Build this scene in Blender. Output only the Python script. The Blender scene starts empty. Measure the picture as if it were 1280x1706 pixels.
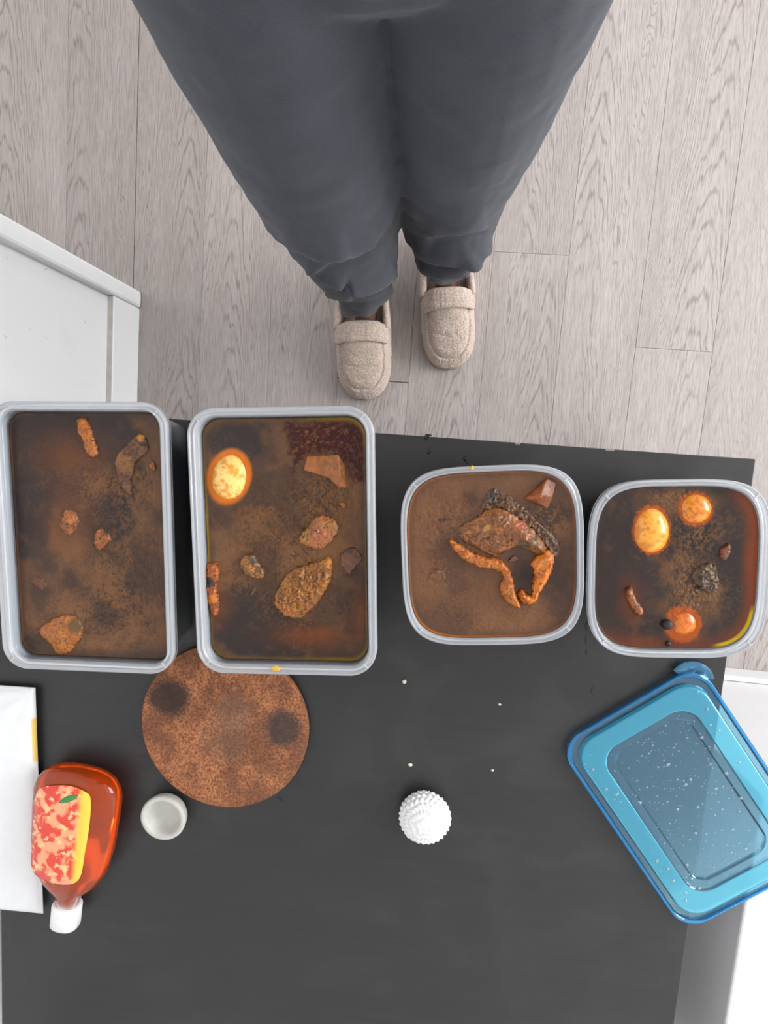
import bpy, bmesh, math, random
import numpy as np
from mathutils import Matrix, Vector

# ------------------------------------------------------------------ camera
SC = bpy.context.scene
COL = SC.collection
F = 920.0            # focal length in pixels of a 1280 px wide frame
H = 1.20             # camera height above the floor
TZ = 0.50            # table top height
_n = np.array([710 - 640, 853 - 755, -F]); _n /= np.linalg.norm(_n)
_Z = -_n
_X = np.array([1., 0, 0]) - _Z[0] * _Z; _X /= np.linalg.norm(_X)
_Y = np.cross(_Z, _X)
ROT = np.array([_X, _Y, _Z])          # camera -> world
cam_d = bpy.data.cameras.new('camera'); cam = bpy.data.objects.new('camera', cam_d); COL.objects.link(cam)
cam_d.sensor_fit = 'HORIZONTAL'; cam_d.sensor_width = 36.0; cam_d.lens = 36.0 * F / 1280.0
cam_d.clip_start = 0.01
cam.matrix_world = Matrix.Translation((0, 0, H)) @ Matrix([list(r) for r in ROT]).to_4x4()
SC.camera = cam

# ------------------------------------------------------------------ light
w = bpy.data.worlds.new('world'); SC.world = w; w.use_nodes = True
w.node_tree.nodes['Background'].inputs[0].default_value = (0.86, 0.93, 1.0, 1)
w.node_tree.nodes['Background'].inputs[1].default_value = 1.0
def area(name, loc, aim, sx, sy, power, col):
    l = bpy.data.lights.new(name, 'AREA'); l.shape = 'RECTANGLE'; l.size = sx; l.size_y = sy
    l.energy = power; l.color = col
    o = bpy.data.objects.new(name, l); COL.objects.link(o); o.location = loc
    o.rotation_euler = (Vector(aim) - Vector(loc)).to_track_quat('-Z', 'Y').to_euler()
    return o
area('window_daylight', (3.08, 0.60, 1.5), (0.0, 0.20, 0.9), 2.0, 1.4, 122.0, (0.985, 0.99, 1.0))
area('hall_fill_light', (-1.9, 0.9, 1.7), (-0.9, 0.8, 0.6), 0.9, 0.9, 9.0, (1.0, 0.975, 0.95))  # added fill lamp to brighten the left floor; the hall has no window
SC.view_settings.view_transform = 'Standard'
SC.view_settings.look = 'None'
SC.view_settings.gamma = 1.0
SC.view_settings.use_curve_mapping = False
SC.view_settings.exposure = 0.02
SC.cycles.use_denoising = True
SC.cycles.max_bounces = 10
SC.cycles.transparent_max_bounces = 24

# ------------------------------------------------------------------ maths helpers
def P(px, py, z):
    d = ROT @ np.array([px - 640., 853. - py, -F]); t = (H - z) / -d[2]
    return np.array([d[0] * t, d[1] * t, z])
def proj(x, y, z):
    v = np.stack([x, y, np.asarray(z) - H + 0 * x], -1) @ ROT      # world -> camera (ROT orthonormal)
    return 640 + F * v[..., 0] / -v[..., 2], 853 - F * v[..., 1] / -v[..., 2]
_tabs = {}
def vnoise(x, y, seed):
    if seed not in _tabs: _tabs[seed] = np.random.RandomState(seed).rand(256, 256)
    T = _tabs[seed]; xi = np.floor(x).astype(int); yi = np.floor(y).astype(int)
    fx = x - xi; fy = y - yi; fx = fx * fx * (3 - 2 * fx); fy = fy * fy * (3 - 2 * fy)
    g = lambda a, b: T[a & 255, b & 255]
    return (g(xi, yi) * (1 - fx) + g(xi + 1, yi) * fx) * (1 - fy) + (g(xi, yi + 1) * (1 - fx) + g(xi + 1, yi + 1) * fx) * fy
def fbm(x, y, scale, octv=4, seed=1, gain=.5):
    s = 0; a = 1; t = 0
    for k in range(octv):
        s = s + a * vnoise(x * scale + 17.3 * k + 91, y * scale - 7.1 * k + 53, seed + k); t += a; a *= gain; scale *= 2.03
    return s / t
def noise3(p, scale, octv=3, seed=1):
    return (fbm(p[:, 0], p[:, 1], scale, octv, seed) + fbm(p[:, 1] + 3, p[:, 2], scale, octv, seed + 11) + fbm(p[:, 2] + 5, p[:, 0], scale, octv, seed + 23)) / 3
def sst(a, b, x):
    t = np.clip((x - a) / (b - a), 0, 1); return t * t * (3 - 2 * t)
def lin(r, g, b):
    f = lambda c: ((c / 255 + .055) / 1.055) ** 2.4 if c > 10 else c / 255 / 12.92
    return np.array([f(r), f(g), f(b)])
def sdf(poly, x, y):
    """signed distance to a polygon, positive inside"""
    poly = np.asarray(poly, float); q = np.roll(poly, -1, 0)
    best = np.full(x.shape, 1e9); ins = np.zeros(x.shape, bool)
    for (ax, ay), (bx, by) in zip(poly, q):
        ex, ey = bx - ax, by - ay
        t = np.clip(((x - ax) * ex + (y - ay) * ey) / (ex * ex + ey * ey + 1e-20), 0, 1)
        best = np.minimum(best, np.hypot(x - ax - t * ex, y - ay - t * ey))
        c = ((ay > y) != (by > y)) & (x < (bx - ax) * (y - ay) / (by - ay + 1e-20) + ax); ins ^= c
    return np.where(ins, best, -best)
def smooth_poly(pts, n=2):
    p = np.asarray(pts, float)
    for _ in range(n):
        q = np.roll(p, -1, 0); p = np.stack([.75 * p + .25 * q, .25 * p + .75 * q], 1).reshape(-1, 2)
    return p

# ------------------------------------------------------------------ object helpers
def mk(name, v, f, mat=None, parent=None, smooth=True, col=None):
    me = bpy.data.meshes.new(name)
    me.from_pydata(np.asarray(v, float).tolist(), [], f.tolist() if hasattr(f, 'tolist') else f)
    me.update()
    if smooth: me.polygons.foreach_set('use_smooth', [True] * len(me.polygons))
    if col is not None:
        a = me.color_attributes.new('Col', 'FLOAT_COLOR', 'POINT')
        c = np.ones((len(me.vertices), 4)); c[:, :3] = col; a.data.foreach_set('color', c.ravel())
    if mat: me.materials.append(mat)
    o = bpy.data.objects.new(name, me); COL.objects.link(o)
    if parent is not None: o.parent = parent
    return o
def fix_normals(o):
    bm = bmesh.new(); bm.from_mesh(o.data); bmesh.ops.recalc_face_normals(bm, faces=bm.faces); bm.to_mesh(o.data); bm.free(); return o
def empty(name, loc=(0, 0, 0), rz=0.0, parent=None):
    o = bpy.data.objects.new(name, None); COL.objects.link(o); o.location = loc; o.rotation_euler = (0, 0, rz)
    o.empty_display_size = .02
    if parent is not None: o.parent = parent
    return o
def tag(o, label=None, cat=None, group=None, kind=None):
    if label: o['label'] = label
    if cat: o['category'] = cat
    if group: o['group'] = group
    if kind: o['kind'] = kind
    return o
def box(name, lo, hi, mat, parent=None, bev=0.0, seg=2):
    bm = bmesh.new(); bmesh.ops.create_cube(bm, size=1)
    for v in bm.verts: v.co = Vector([lo[i] + (v.co[i] + .5) * (hi[i] - lo[i]) for i in range(3)])
    if bev: bmesh.ops.bevel(bm, geom=bm.edges[:], offset=bev, segments=seg, affect='EDGES', profile=.5)
    me = bpy.data.meshes.new(name); bm.to_mesh(me); bm.free(); me.materials.append(mat)
    o = bpy.data.objects.new(name, me); COL.objects.link(o)
    if parent is not None: o.parent = parent
    return o
def loft(name, loops, mat, parent=None, cap0=True, cap1=True, closed=False, smooth=True, col=None):
    n = len(loops[0]); m = len(loops); v = np.concatenate(loops); f = []
    i = np.arange(n); j = (i + 1) % n
    for k in range(m if closed else m - 1):
        a = k * n; b = ((k + 1) % m) * n
        f += np.stack([a + i, a + j, b + j, b + i], 1).tolist()
    if not closed:
        if cap0: f.append(list(range(n))[::-1])
        if cap1: f.append(list(range((m - 1) * n, m * n)))
    return fix_normals(mk(name, v, f, mat, parent, smooth, col))
def tube(name, pts, rad, mat, parent=None, n=12, flat=1.0, noise=0.0, seed=3):
    """round-ended tube along pts; flat squashes it vertically"""
    pts = np.asarray(pts, float); loops = []; m = len(pts)
    rad = np.broadcast_to(rad, (m,)); a = np.linspace(0, 2 * np.pi, n, endpoint=False)
    for k in range(m):
        t = pts[min(k + 1, m - 1)] - pts[max(k - 1, 0)]; t /= np.linalg.norm(t) + 1e-12
        u = np.cross(t, [0, 0, 1.]); u = u / np.linalg.norm(u) if np.linalg.norm(u) > 1e-6 else np.array([1., 0, 0])
        b = np.cross(u, t)
        loops.append(pts[k] + rad[k] * (np.cos(a)[:, None] * u + np.sin(a)[:, None] * b * flat))
    if noise:
        for k, l in enumerate(loops):
            l += (pts[k] - l) * ((noise3(l, 160, 3, seed) - .5) * noise)[:, None]
    return loft(name, loops, mat, parent)
def spline(pts, n):
    p = np.asarray(pts, float); t = np.linspace(0, len(p) - 1, n); out = []
    for u in t:
        i = min(int(u), len(p) - 2); s = u - i
        a, b, c, d = p[max(i - 1, 0)], p[i], p[i + 1], p[min(i + 2, len(p) - 1)]
        out.append(.5 * (2 * b + (c - a) * s + (2 * a - 5 * b + 4 * c - d) * s * s + (3 * b - a - 3 * c + d) * s ** 3))
    return np.array(out)

# ------------------------------------------------------------------ materials
class NT:
    def __init__(s, name):
        s.m = bpy.data.materials.new(name); s.m.use_nodes = True; s.t = s.m.node_tree; s.t.nodes.clear()
        s.out = s.t.nodes.new('ShaderNodeOutputMaterial')
    def n(s, typ, inp=None, **kw):
        o = s.t.nodes.new('ShaderNode' + typ)
        for k, v in kw.items(): setattr(o, k, v)
        for k, v in (inp or {}).items(): s.set(o.inputs[k], v)
        return o
    def set(s, sock, v):
        if hasattr(v, 'is_output') or hasattr(v, 'links'): s.t.links.new(v, sock)
        elif hasattr(v, 'outputs'): s.t.links.new(v.outputs[0], sock)
        else: sock.default_value = (tuple(v) + (1,) if hasattr(v, '__len__') and len(v) == 3 and sock.type == 'RGBA' else v)
    def math(s, op, a, b=0.0, c=0.0, clamp=False):
        o = s.n('Math', operation=op, use_clamp=clamp)
        for i, v in enumerate((a, b, c)):
            s.set(o.inputs[i], v)
        return o.outputs[0]
    def mix(s, fac, a, b):
        o = s.n('Mix', data_type='RGBA'); s.set(o.inputs[0], fac); s.set(o.inputs[6], a); s.set(o.inputs[7], b); return o.outputs[2]
    def noise(s, vec, scale, detail=4, rough=.55, dist=0.0):
        o = s.n('TexNoise', {'Scale': scale, 'Detail': detail, 'Roughness': rough, 'Distortion': dist})
        if vec is not None: s.set(o.inputs['Vector'], vec)
        return o.outputs['Fac']
    def ramp(s, fac, lo, hi):
        o = s.n('MapRange', {'From Min': lo, 'From Max': hi}, interpolation_type='SMOOTHSTEP'); s.set(o.inputs['Value'], fac); return o.outputs[0]
    def coords(s, scale=(1, 1, 1), which='Object'):
        c = s.n('TexCoord').outputs[which]
        o = s.n('Mapping'); o.inputs['Scale'].default_value = scale; s.t.links.new(c, o.inputs[0]); return o.outputs[0]
    def bump(s, h, strength, dist):
        o = s.n('Bump', {'Strength': strength, 'Distance': dist}); s.set(o.inputs['Height'], h); return o.outputs[0]
    def bsdf(s, **kw):
        o = s.n('BsdfPrincipled')
        for k, v in kw.items(): s.set(o.inputs[k.replace('_', ' ')], v)
        return o
    def done(s, sh):
        s.t.links.new(sh.outputs[0] if hasattr(sh, 'outputs') else sh, s.out.inputs[0]); return s.m
def simple(name, col, rough=.5, var=.08, scale=60, bump=0.0, bdist=.0005, spec=.5, **kw):
    t = NT(name); c = t.coords(); nz = t.noise(c, scale)
    colr = t.mix(nz, tuple(x * (1 - var) for x in col), tuple(min(1, x * (1 + var)) for x in col))
    d = dict(Base_Color=colr, Roughness=rough, Specular_IOR_Level=spec); d.update(kw)
    if bump: d['Normal'] = t.bump(t.noise(c, scale * 3), bump, bdist)
    return t.done(t.bsdf(**d))

def wall_mat():
    t = NT('white_gloss_paint'); c = t.coords()
    sm = t.ramp(t.noise(c, 9, 5, .6), .56, .72); sp = t.ramp(t.noise(c, 55, 3), .70, .76)
    col = t.mix(t.math('MULTIPLY', sm, .25), (.88, .885, .89), (.74, .74, .73))
    col = t.mix(t.math('MULTIPLY', sp, .35), col, (.40, .39, .37))
    return t.done(t.bsdf(Base_Color=col, Roughness=.35, Normal=t.bump(t.noise(c, 25), .15, .002)))
def plank_mat():
    t = NT('grey_oak_plank'); tc = t.n('TexCoord').outputs['Object']; rnd = t.n('ObjectInfo').outputs['Random']
    sp = t.n('SeparateXYZ'); t.set(sp.inputs[0], tc); x, y = sp.outputs[0], sp.outputs[1]
    r2 = t.math('FRACT', t.math('MULTIPLY', rnd, 17.31)); r3 = t.math('FRACT', t.math('MULTIPLY', rnd, 71.7)); r4 = t.math('FRACT', t.math('MULTIPLY', rnd, 237.1))
    yo = t.math('ADD', y, t.math('MULTIPLY', rnd, 40.0))
    def vec(sx, sy):
        o = t.n('CombineXYZ'); t.set(o.inputs[0], t.math('MULTIPLY', x, sx)); t.set(o.inputs[1], t.math('MULTIPLY', yo, sy)); t.set(o.inputs[2], t.math('MULTIPLY', rnd, 9.0)); return o.outputs[0]
    warp = t.noise(vec(14, 2.2), 1.0, 3); warp2 = t.noise(vec(60, 9), 1.0, 3)
    xc = t.math('ADD', t.math('ADD', x, t.math('MULTIPLY_ADD', r2, .12, -.06)), t.math('MULTIPLY_ADD', warp, .07, -.035))
    v = t.math('ADD', t.math('MULTIPLY', yo, 15.0), t.math('MULTIPLY', t.math('MULTIPLY', xc, xc), 2100.0))
    v = t.math('ADD', v, t.math('MULTIPLY', warp2, 1.5))
    fr = t.math('PINGPONG', v, .5)
    line = t.math('SUBTRACT', 1.0, t.ramp(fr, 0.0, .20))
    pm = t.math('MULTIPLY', t.ramp(t.noise(vec(9, 1.6), 1.0, 2), .36, .52), t.ramp(r3, -.2, .35))
    line = t.math('MULTIPLY', line, t.math('MULTIPLY', pm, t.ramp(t.noise(vec(500, 30), 1, 2), .25, .6)))
    fine = t.noise(vec(620, 22), 1.0, 3, .7); broad = t.noise(vec(30, 2.0), 1.0, 4)
    col = t.mix(broad, (.375, .328, .307), (.52, .47, .455))
    col = t.mix(t.math('MULTIPLY', t.ramp(fine, .40, .68), .60), col, (.245, .208, .19))
    col = t.mix(t.math('MULTIPLY', line, .66), col, (.17, .137, .12))
    sp_ = t.ramp(t.noise(vec(170, 90), 1.0, 1), .78, .84)
    col = t.mix(t.math('MULTIPLY', sp_, .5), col, (.16, .13, .12))
    hs = t.n('HueSaturation'); t.set(hs.inputs['Color'], col); t.set(hs.inputs['Value'], t.math('MULTIPLY_ADD', r4, .16, .92)); 
    h = t.math('SUBTRACT', t.math('MULTIPLY', fine, .4), line)
    return t.done(t.bsdf(Base_Color=hs.outputs[0], Roughness=t.math('MULTIPLY_ADD', broad, .15, .42), Normal=t.bump(h, .15, .0006), Specular_IOR_Level=.35))
def table_mat():
    t = NT('black_brown_foil'); c = t.coords(); st = t.coords((3, 160, 3))
    g = t.noise(st, 1.0, 4, .6)
    col = t.mix(g, (.014, .0135, .0135), (.026, .025, .0247))
    smear = t.ramp(t.noise(t.coords((4, 5, 4)), 1.6, 4, .5, 1.5), .46, .70)
    col = t.mix(t.math('MULTIPLY', smear, .25), col, (.055, .055, .057))
    rg = t.math('ADD', t.math('MULTIPLY_ADD', smear, .09, .40), t.math('MULTIPLY', g, .06))
    return t.done(t.bsdf(Base_Color=col, Roughness=rg, Normal=t.bump(g, .08, .0003), Specular_IOR_Level=.42))
def soup_mat():
    t = NT('stew_broth'); a = t.n('Attribute', attribute_name='Col').outputs['Color']; c = t.coords()
    n1 = t.noise(c, 480, 4, .65); n2 = t.ramp(t.noise(c, 800, 2), .66, .74)
    col = t.mix(t.ramp(n1, .3, .7), t.mix(.17, a, (0.008, .004, .002)), a)
    col = t.mix(t.math('MULTIPLY', n2, .18), col, (.17, .075, .026))
    return t.done(t.bsdf(Base_Color=col, Roughness=.16, IOR=1.33, Normal=t.bump(n1, .14, .0006)))
def food_mat(name, rough, bump, dist, freq, dark=.38):
    t = NT(name); a = t.n('Attribute', attribute_name='Col').outputs['Color']; c = t.coords()
    n1 = t.noise(c, freq, 5, .6)
    col = t.mix(t.ramp(n1, .25, .75), t.mix(dark, a, (.04, .012, .003)), a)
    return t.done(t.bsdf(Base_Color=col, Roughness=rough, Normal=t.bump(n1, bump, dist), Subsurface_Weight=.12, Subsurface_Radius=(.004, .0015, .0005), Subsurface_Scale=1.0))
def clear_plastic(name, tint, body, fac, rough=.18, trans=.5):
    """thin tinted sheet: part lets light straight through, part scatters it, and it shines"""
    t = NT(name)
    tr = t.n('BsdfTransparent', {'Color': tint}); df = t.n('BsdfDiffuse', {'Color': body}); tl = t.n('BsdfTranslucent', {'Color': body})
    m1 = t.n('MixShader', {0: trans}); t.t.links.new(df.outputs[0], m1.inputs[1]); t.t.links.new(tl.outputs[0], m1.inputs[2])
    m2 = t.n('MixShader', {0: fac}); t.t.links.new(tr.outputs[0], m2.inputs[1]); t.t.links.new(m1.outputs[0], m2.inputs[2])
    gl = t.n('BsdfGlossy', {'Color': (1, 1, 1), 'Roughness': rough}); fr = t.n('Fresnel', {'IOR': 1.45})
    m3 = t.n('MixShader'); t.set(m3.inputs[0], fr.outputs[0]); t.t.links.new(m2.outputs[0], m3.inputs[1]); t.t.links.new(gl.outputs[0], m3.inputs[2])
    return t.done(m3)
def fleece_mat():
    t = NT('beige_fleece'); c = t.coords(); n1 = t.noise(c, 330, 4, .7); n2 = t.noise(c, 30, 4); n3 = t.noise(c, 1100, 2)
    col = t.mix(n2, (.56, .435, .36), (.78, .665, .585))
    col = t.mix(t.ramp(n1, .60, .36), col, (.46, .34, .27))
    h = t.math('ADD', n1, t.math('MULTIPLY', n3, .4))
    return t.done(t.bsdf(Base_Color=col, Roughness=.95, Normal=t.bump(h, .8, .0022), Specular_IOR_Level=.1, Sheen_Weight=.35))
def denim_mat(name, a, b):
    t = NT(name); c = t.coords(); n1 = t.noise(c, 900, 3, .7); n2 = t.noise(c, 22, 4)
    col = t.mix(t.math('MULTIPLY_ADD', n1, .6, t.math('MULTIPLY', n2, .4)), a, b)
    return t.done(t.bsdf(Base_Color=col, Roughness=.9, Normal=t.bump(n1, .35, .0006), Specular_IOR_Level=.15, Sheen_Weight=.13))

M_WALL = wall_mat(); M_PLANK = plank_mat(); M_TABLE = table_mat(); M_SOUP = soup_mat()
M_TRIM = simple('white_trim_paint', (.86, .865, .87), .32, .03, 20, .1, .0015)
M_CEIL = simple('ceiling_paint', (.86, .86, .85), .9, .03, 8)
M_SUB = simple('underlay', (.05, .045, .04), .9)
M_MEAT = food_mat('stewed_meat', .28, .5, .0012, 420)
M_EGG = food_mat('stained_egg', .20, .10, .0004, 160, .10)
M_PC_BODY = clear_plastic('clear_tub_wall', (.93, .95, .97), (.78, .83, .88), .11, .2)
M_PC_RIM = clear_plastic('frosted_tub_rim', (.90, .92, .95), (.92, .94, .97), .56, .14)
M_PC_RIB = clear_plastic('tub_rib', (.95, .95, .95), (.92, .93, .94), .8, .2)
M_FLEECE = fleece_mat(); M_SKIN = simple('brown_skin', (.115, .045, .028), .45, .15, 40, .1)
M_TROUSER = denim_mat('charcoal_cotton', (.020, .0215, .026), (.088, .092, .110))
M_SHIRT = denim_mat('dark_jersey', (.02, .02, .024), (.04, .04, .046))
M_SEAM = simple('fleece_seam', (.20, .13, .09), .95)
M_SOLE = simple('tan_sole', (.42, .32, .25), .8, .1, 120)

# ------------------------------------------------------------------ room
TH = math.radians(4.3)                                   # the room runs 4.3 degrees off the picture
def st(o): return tag(o, kind='structure')
floor = st(box('floor', (-2.1, -1.32, -.06), (3.2, 2.3, -.0085), M_SUB))
st(box('ceiling', (-2.1, -1.2, 2.42), (3.2, 2.3, 2.50), M_CEIL))
def wall_box(name, lo, hi, mat, rz=0, loc=(0, 0, 0), bev=0, parent=None):
    o = box(name, lo, hi, mat, parent, bev); o.location = loc; o.rotation_euler = (0, 0, rz); return o
CW = P(234, 488, 0)                                       # foot of the end of the left wall
wl = st(wall_box('wall_left', (-.10, -1.45, -.0085), (-.013, -.02, 2.42), M_WALL, -TH, CW))
st(wall_box('baseboard_left', (-.0125, -1.45, .0005), (0, -.0335, .10), M_TRIM, -TH, CW, .002))
st(wall_box('trim_1', (-.115, -.033, .0005), (.004, .002, 2.41), M_TRIM, -TH, CW, .006))
st(wall_box('trim_2', (-.0128, -1.45, .0995), (-.0022, -.034, .1012), simple('dusty_ledge', (.52, .49, .45), .9, .25, 60), -TH, CW))
st(box('wall_hall', (-2.1, -1.2, -.0085), (-2.0, 2.3, 2.42), M_WALL))
st(box('wall_rear', (-2.0, 2.1, -.0085), (3.2, 2.25, 2.42), M_WALL))
st(box('wall_front', (-2.0, -1.32, -.0085), (3.2, -1.20, 2.42), M_WALL))
# right wall with its window opening
wr = empty('wall_right'); st(wr)
for lo, hi in (((3.05, -1.2, -.0085), (3.18, 2.1, .80)), ((3.05, -1.2, 2.2), (3.18, 2.1, 2.42)), ((3.05, -1.2, .80), (3.18, -.4, 2.2)), ((3.05, 1.6, .80), (3.18, 2.1, 2.2))):
    box('wall_section', lo, hi, M_WALL, wr)
wn = empty('window_1'); st(wn)
for lo, hi in (((3.06, -.4, .8), (3.12, 1.6, .84)), ((3.06, -.4, 2.16), (3.12, 1.6, 2.2)), ((3.06, -.4, .84), (3.12, -.36, 2.16)), ((3.06, 1.56, .84), (3.12, 1.6, 2.16)), ((3.09, .58, .84), (3.12, .62, 2.16))):
    box('window_frame', lo, hi, M_TRIM, wn)
CR = P(1212, 1111.5, 0)
M_LEDGE = simple('white_ledge_paint', (.72, .725, .735), .35, .03, 12)
wp = st(wall_box('wall_niche', (-.20, -.75, -.0085), (2.3, -.012, .472), M_LEDGE, -TH, CR, .003))   # low boxed-in ledge right of the table
st(wall_box('baseboard_right', (-.20, -.0115, .0005), (2.3, 0, .052), M_LEDGE, -TH, CR, .003))

# floor planks: each one an object of its own
PW = []
for (a, b) in (((1080.6, 373.7), (1036, 741.6)), ((1206, 374), (1154.5, 738)), ((960, 374), (922, 735)), ((215, 373), (213, 468)), ((463, 374), (451, 680)), ((837.6, 374), (808, 704))):
    m = (P(*a, 0) + P(*b, 0)) / 2; PW.append(m[0] * math.cos(TH) - m[1] * math.sin(TH))
PK = np.array([7, 8, 6, 0, 2, 5]); A_ = np.polyfit(PK, PW, 1); PITCH, C0 = float(A_[0]), float(A_[1])
def along(px, py):
    q = P(px, py, 0); return q[0] * math.sin(TH) + q[1] * math.cos(TH)
SEAMS = {3: along(665, 637), 7: along(1115, 582), 5: along(918, 424)}
PLEN = 1.22; rng = random.Random(5); plank_cache = {}
def plank_mesh(wd, ln):
    key = (round(wd, 4), round(ln, 4))
    if key not in plank_cache:
        g = .00018; c = .0005; x0, y0 = wd / 2 - g, ln / 2 - g; v = []
        for (dx, z) in ((0, -.008), (0, -c), (c, 0)):
            v += [(-x0 + dx, -y0 + dx, z), (x0 - dx, -y0 + dx, z), (x0 - dx, y0 - dx, z), (-x0 + dx, y0 - dx, z)]
        f = [(3, 2, 1, 0), (8, 9, 10, 11)]
        for k in (0, 4):
            for i in range(4): f.append((k + i, k + (i + 1) % 4, k + 4 + (i + 1) % 4, k + 4 + i))
        me = bpy.data.meshes.new('plank'); me.from_pydata(v, [], f); me.materials.append(M_PLANK); plank_cache[key] = me
    return plank_cache[key]
for k in range(-8, 21):
    c = C0 + (k + .5) * PITCH; s = SEAMS.get(k, rng.uniform(-.22, -.06)); y = s - PLEN * math.ceil((s + 1.30) / PLEN)
    while y < 2.1:
        a, b = y, y + PLEN; mid = (a + b) / 2
        x_ = c * math.cos(TH) + mid * math.sin(TH); y_ = -c * math.sin(TH) + mid * math.cos(TH)
        if -2.0 < x_ < 3.0 and b > -1.25 and mid < 1.95:
            o = bpy.data.objects.new('plank', plank_mesh(PITCH, PLEN)); COL.objects.link(o); o.parent = floor
            o.location = (x_, y_ + (.0011 if k == 3 and a > 0 else 0), 0); o.rotation_euler = (0, 0, -TH)
            if k < 0: o.location.x -= .0012
        y += PLEN

# ------------------------------------------------------------------ table
TA = -math.radians(4.8) * .5 - math.radians(3.3) * .5
TC = P(1260, 765, TZ)                                     # far right corner of the top
table = empty('side_table', (TC[0], TC[1], 0), TA)
tag(table, 'low black-brown table with straight square edges under the food tubs', 'table')
TL, TD = .965, .93
top = box('tabletop', (-TL, -TD, TZ - .05), (0, 0, TZ), M_TABLE, table, .0012, 2)
for (x, y) in ((-.05, -.05), (-TL, -.05), (-.05, -TD), (-TL, -TD)):
    box('leg', (x, y, 0), (x + .05, y + .05, TZ - .0505), M_TABLE, table, .001, 1)
M_CHIP = simple('worn_edge', (.30, .26, .23), .8); M_WET = simple('dark_wet_mark', (.004, .004, .004), .15, .1)
def to_table(px, py, z=TZ):
    p = P(px, py, z) - np.array([TC[0], TC[1], 0]); c, s = math.cos(-TA), math.sin(-TA)
    return np.array([c * p[0] - s * p[1], s * p[0] + c * p[1], z])
def flat_mark(name, poly, mat, h=.0004):
    p = np.array([to_table(*q) for q in smooth_poly(poly, 2)]); cen = p.mean(0)
    l0 = p.copy(); l0[:, 2] = TZ + .0001; l1 = cen + (p - cen) * .8; l1[:, 2] = TZ + h
    return loft(name, [l0, l1], mat, table, True, True)
for poly in ([(707, 730), (709, 723), (715, 723), (722, 725), (714, 727), (710, 735)], [(711, 753), (715, 750), (717, 744), (721, 749), (717, 754), (714, 758)],
             [(770, 764), (776, 759), (775, 764), (781, 770), (784, 775), (778, 771)],
             [(975, 1036), (980, 1037), (979, 1052), (976, 1050)], [(976, 1060), (980, 1062), (978, 1075), (975, 1071)], [(976, 1082), (979, 1084), (978, 1092), (975, 1090)],
             [(986, 1142), (989, 1146), (988, 1160), (985, 1156)], [(462, 1327), (470, 1329), (473, 1336), (466, 1334)]):
    flat_mark('spill_mark', poly, M_WET)
for (px, py, l) in ((863, 733.5, 9), (1017, 746, 15), (60, 667.5, 8), (40, 666.5, 5)):
    a, b = to_table(px - l / 2, py), to_table(px + l / 2, py)
    box('edge_chip', (a[0], -.0022, TZ - .0015), (b[0], .0004, TZ + .0003), M_CHIP, table, .0004, 1)

# crumbs
M_CRUMB = simple('pale_crumb', (.75, .66, .52), .8, .2, 300)
def crumb(px, py, r, label):
    p = P(px, py, TZ); bm = bmesh.new(); bmesh.ops.create_icosphere(bm, subdivisions=2, radius=1)
    rr = random.Random(int(px))
    for v in bm.verts: v.co = Vector((v.co.x * r * 1.25, v.co.y * r, v.co.z * r * .7)) * rr.uniform(.8, 1.15)
    me = bpy.data.meshes.new('crumb'); bm.to_mesh(me); bm.free(); me.materials.append(M_CRUMB)
    o = bpy.data.objects.new('crumb', me); COL.objects.link(o); o.location = (p[0], p[1], TZ + r * .62)
    tag(o, label, 'crumb', 'crumbs scattered on the black table')
crumb(674, 1135, .0024, 'pale crumb on the black table below the gap between the tubs')
crumb(684, 1273, .0024, 'tan crumb on the black table above the white bumpy pad')
crumb(833, 1173, .0015, 'tiny white crumb on bare table below the squarish stew tub')
crumb(821, 1283, .0015, 'tiny white crumb lowest on the bare table left of the blue lid')

# ------------------------------------------------------------------ tubs
def rrect(a, b, r, n):
    """rounded rectangle loop, n points, even in angle per corner and side"""
    pts = []; per = [(a - r, b - r, 0), (-(a - r), b - r, 90), (-(a - r), -(b - r), 180), (a - r, -(b - r), 270)]
    nc = n // 8; ns = n // 4 - nc
    for i, (cx, cy, a0) in enumerate(per):
        th = np.radians(a0 + np.linspace(0, 90, nc, endpoint=False)); pts += [(cx + r * math.cos(t), cy + r * math.sin(t)) for t in th]
        e = np.radians(a0 + 90); p0 = np.array([cx + r * math.cos(e), cy + r * math.sin(e)])
        nx, ny, _ = per[(i + 1) % 4]; p1 = np.array([nx + r * math.cos(e), ny + r * math.sin(e)])
        for k in range(ns): pts.append(tuple(p0 + (p1 - p0) * k / ns))
    return np.array(pts)
def squircle(a, b, e, n):
    th = np.linspace(0, 2 * np.pi, n, endpoint=False); c, s = np.cos(th), np.sin(th)
    rr = (np.abs(c) ** e + np.abs(s) ** e) ** (-1 / e); return np.stack([a * c * rr, b * s * rr], 1)
RIMZ = .0035
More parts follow.
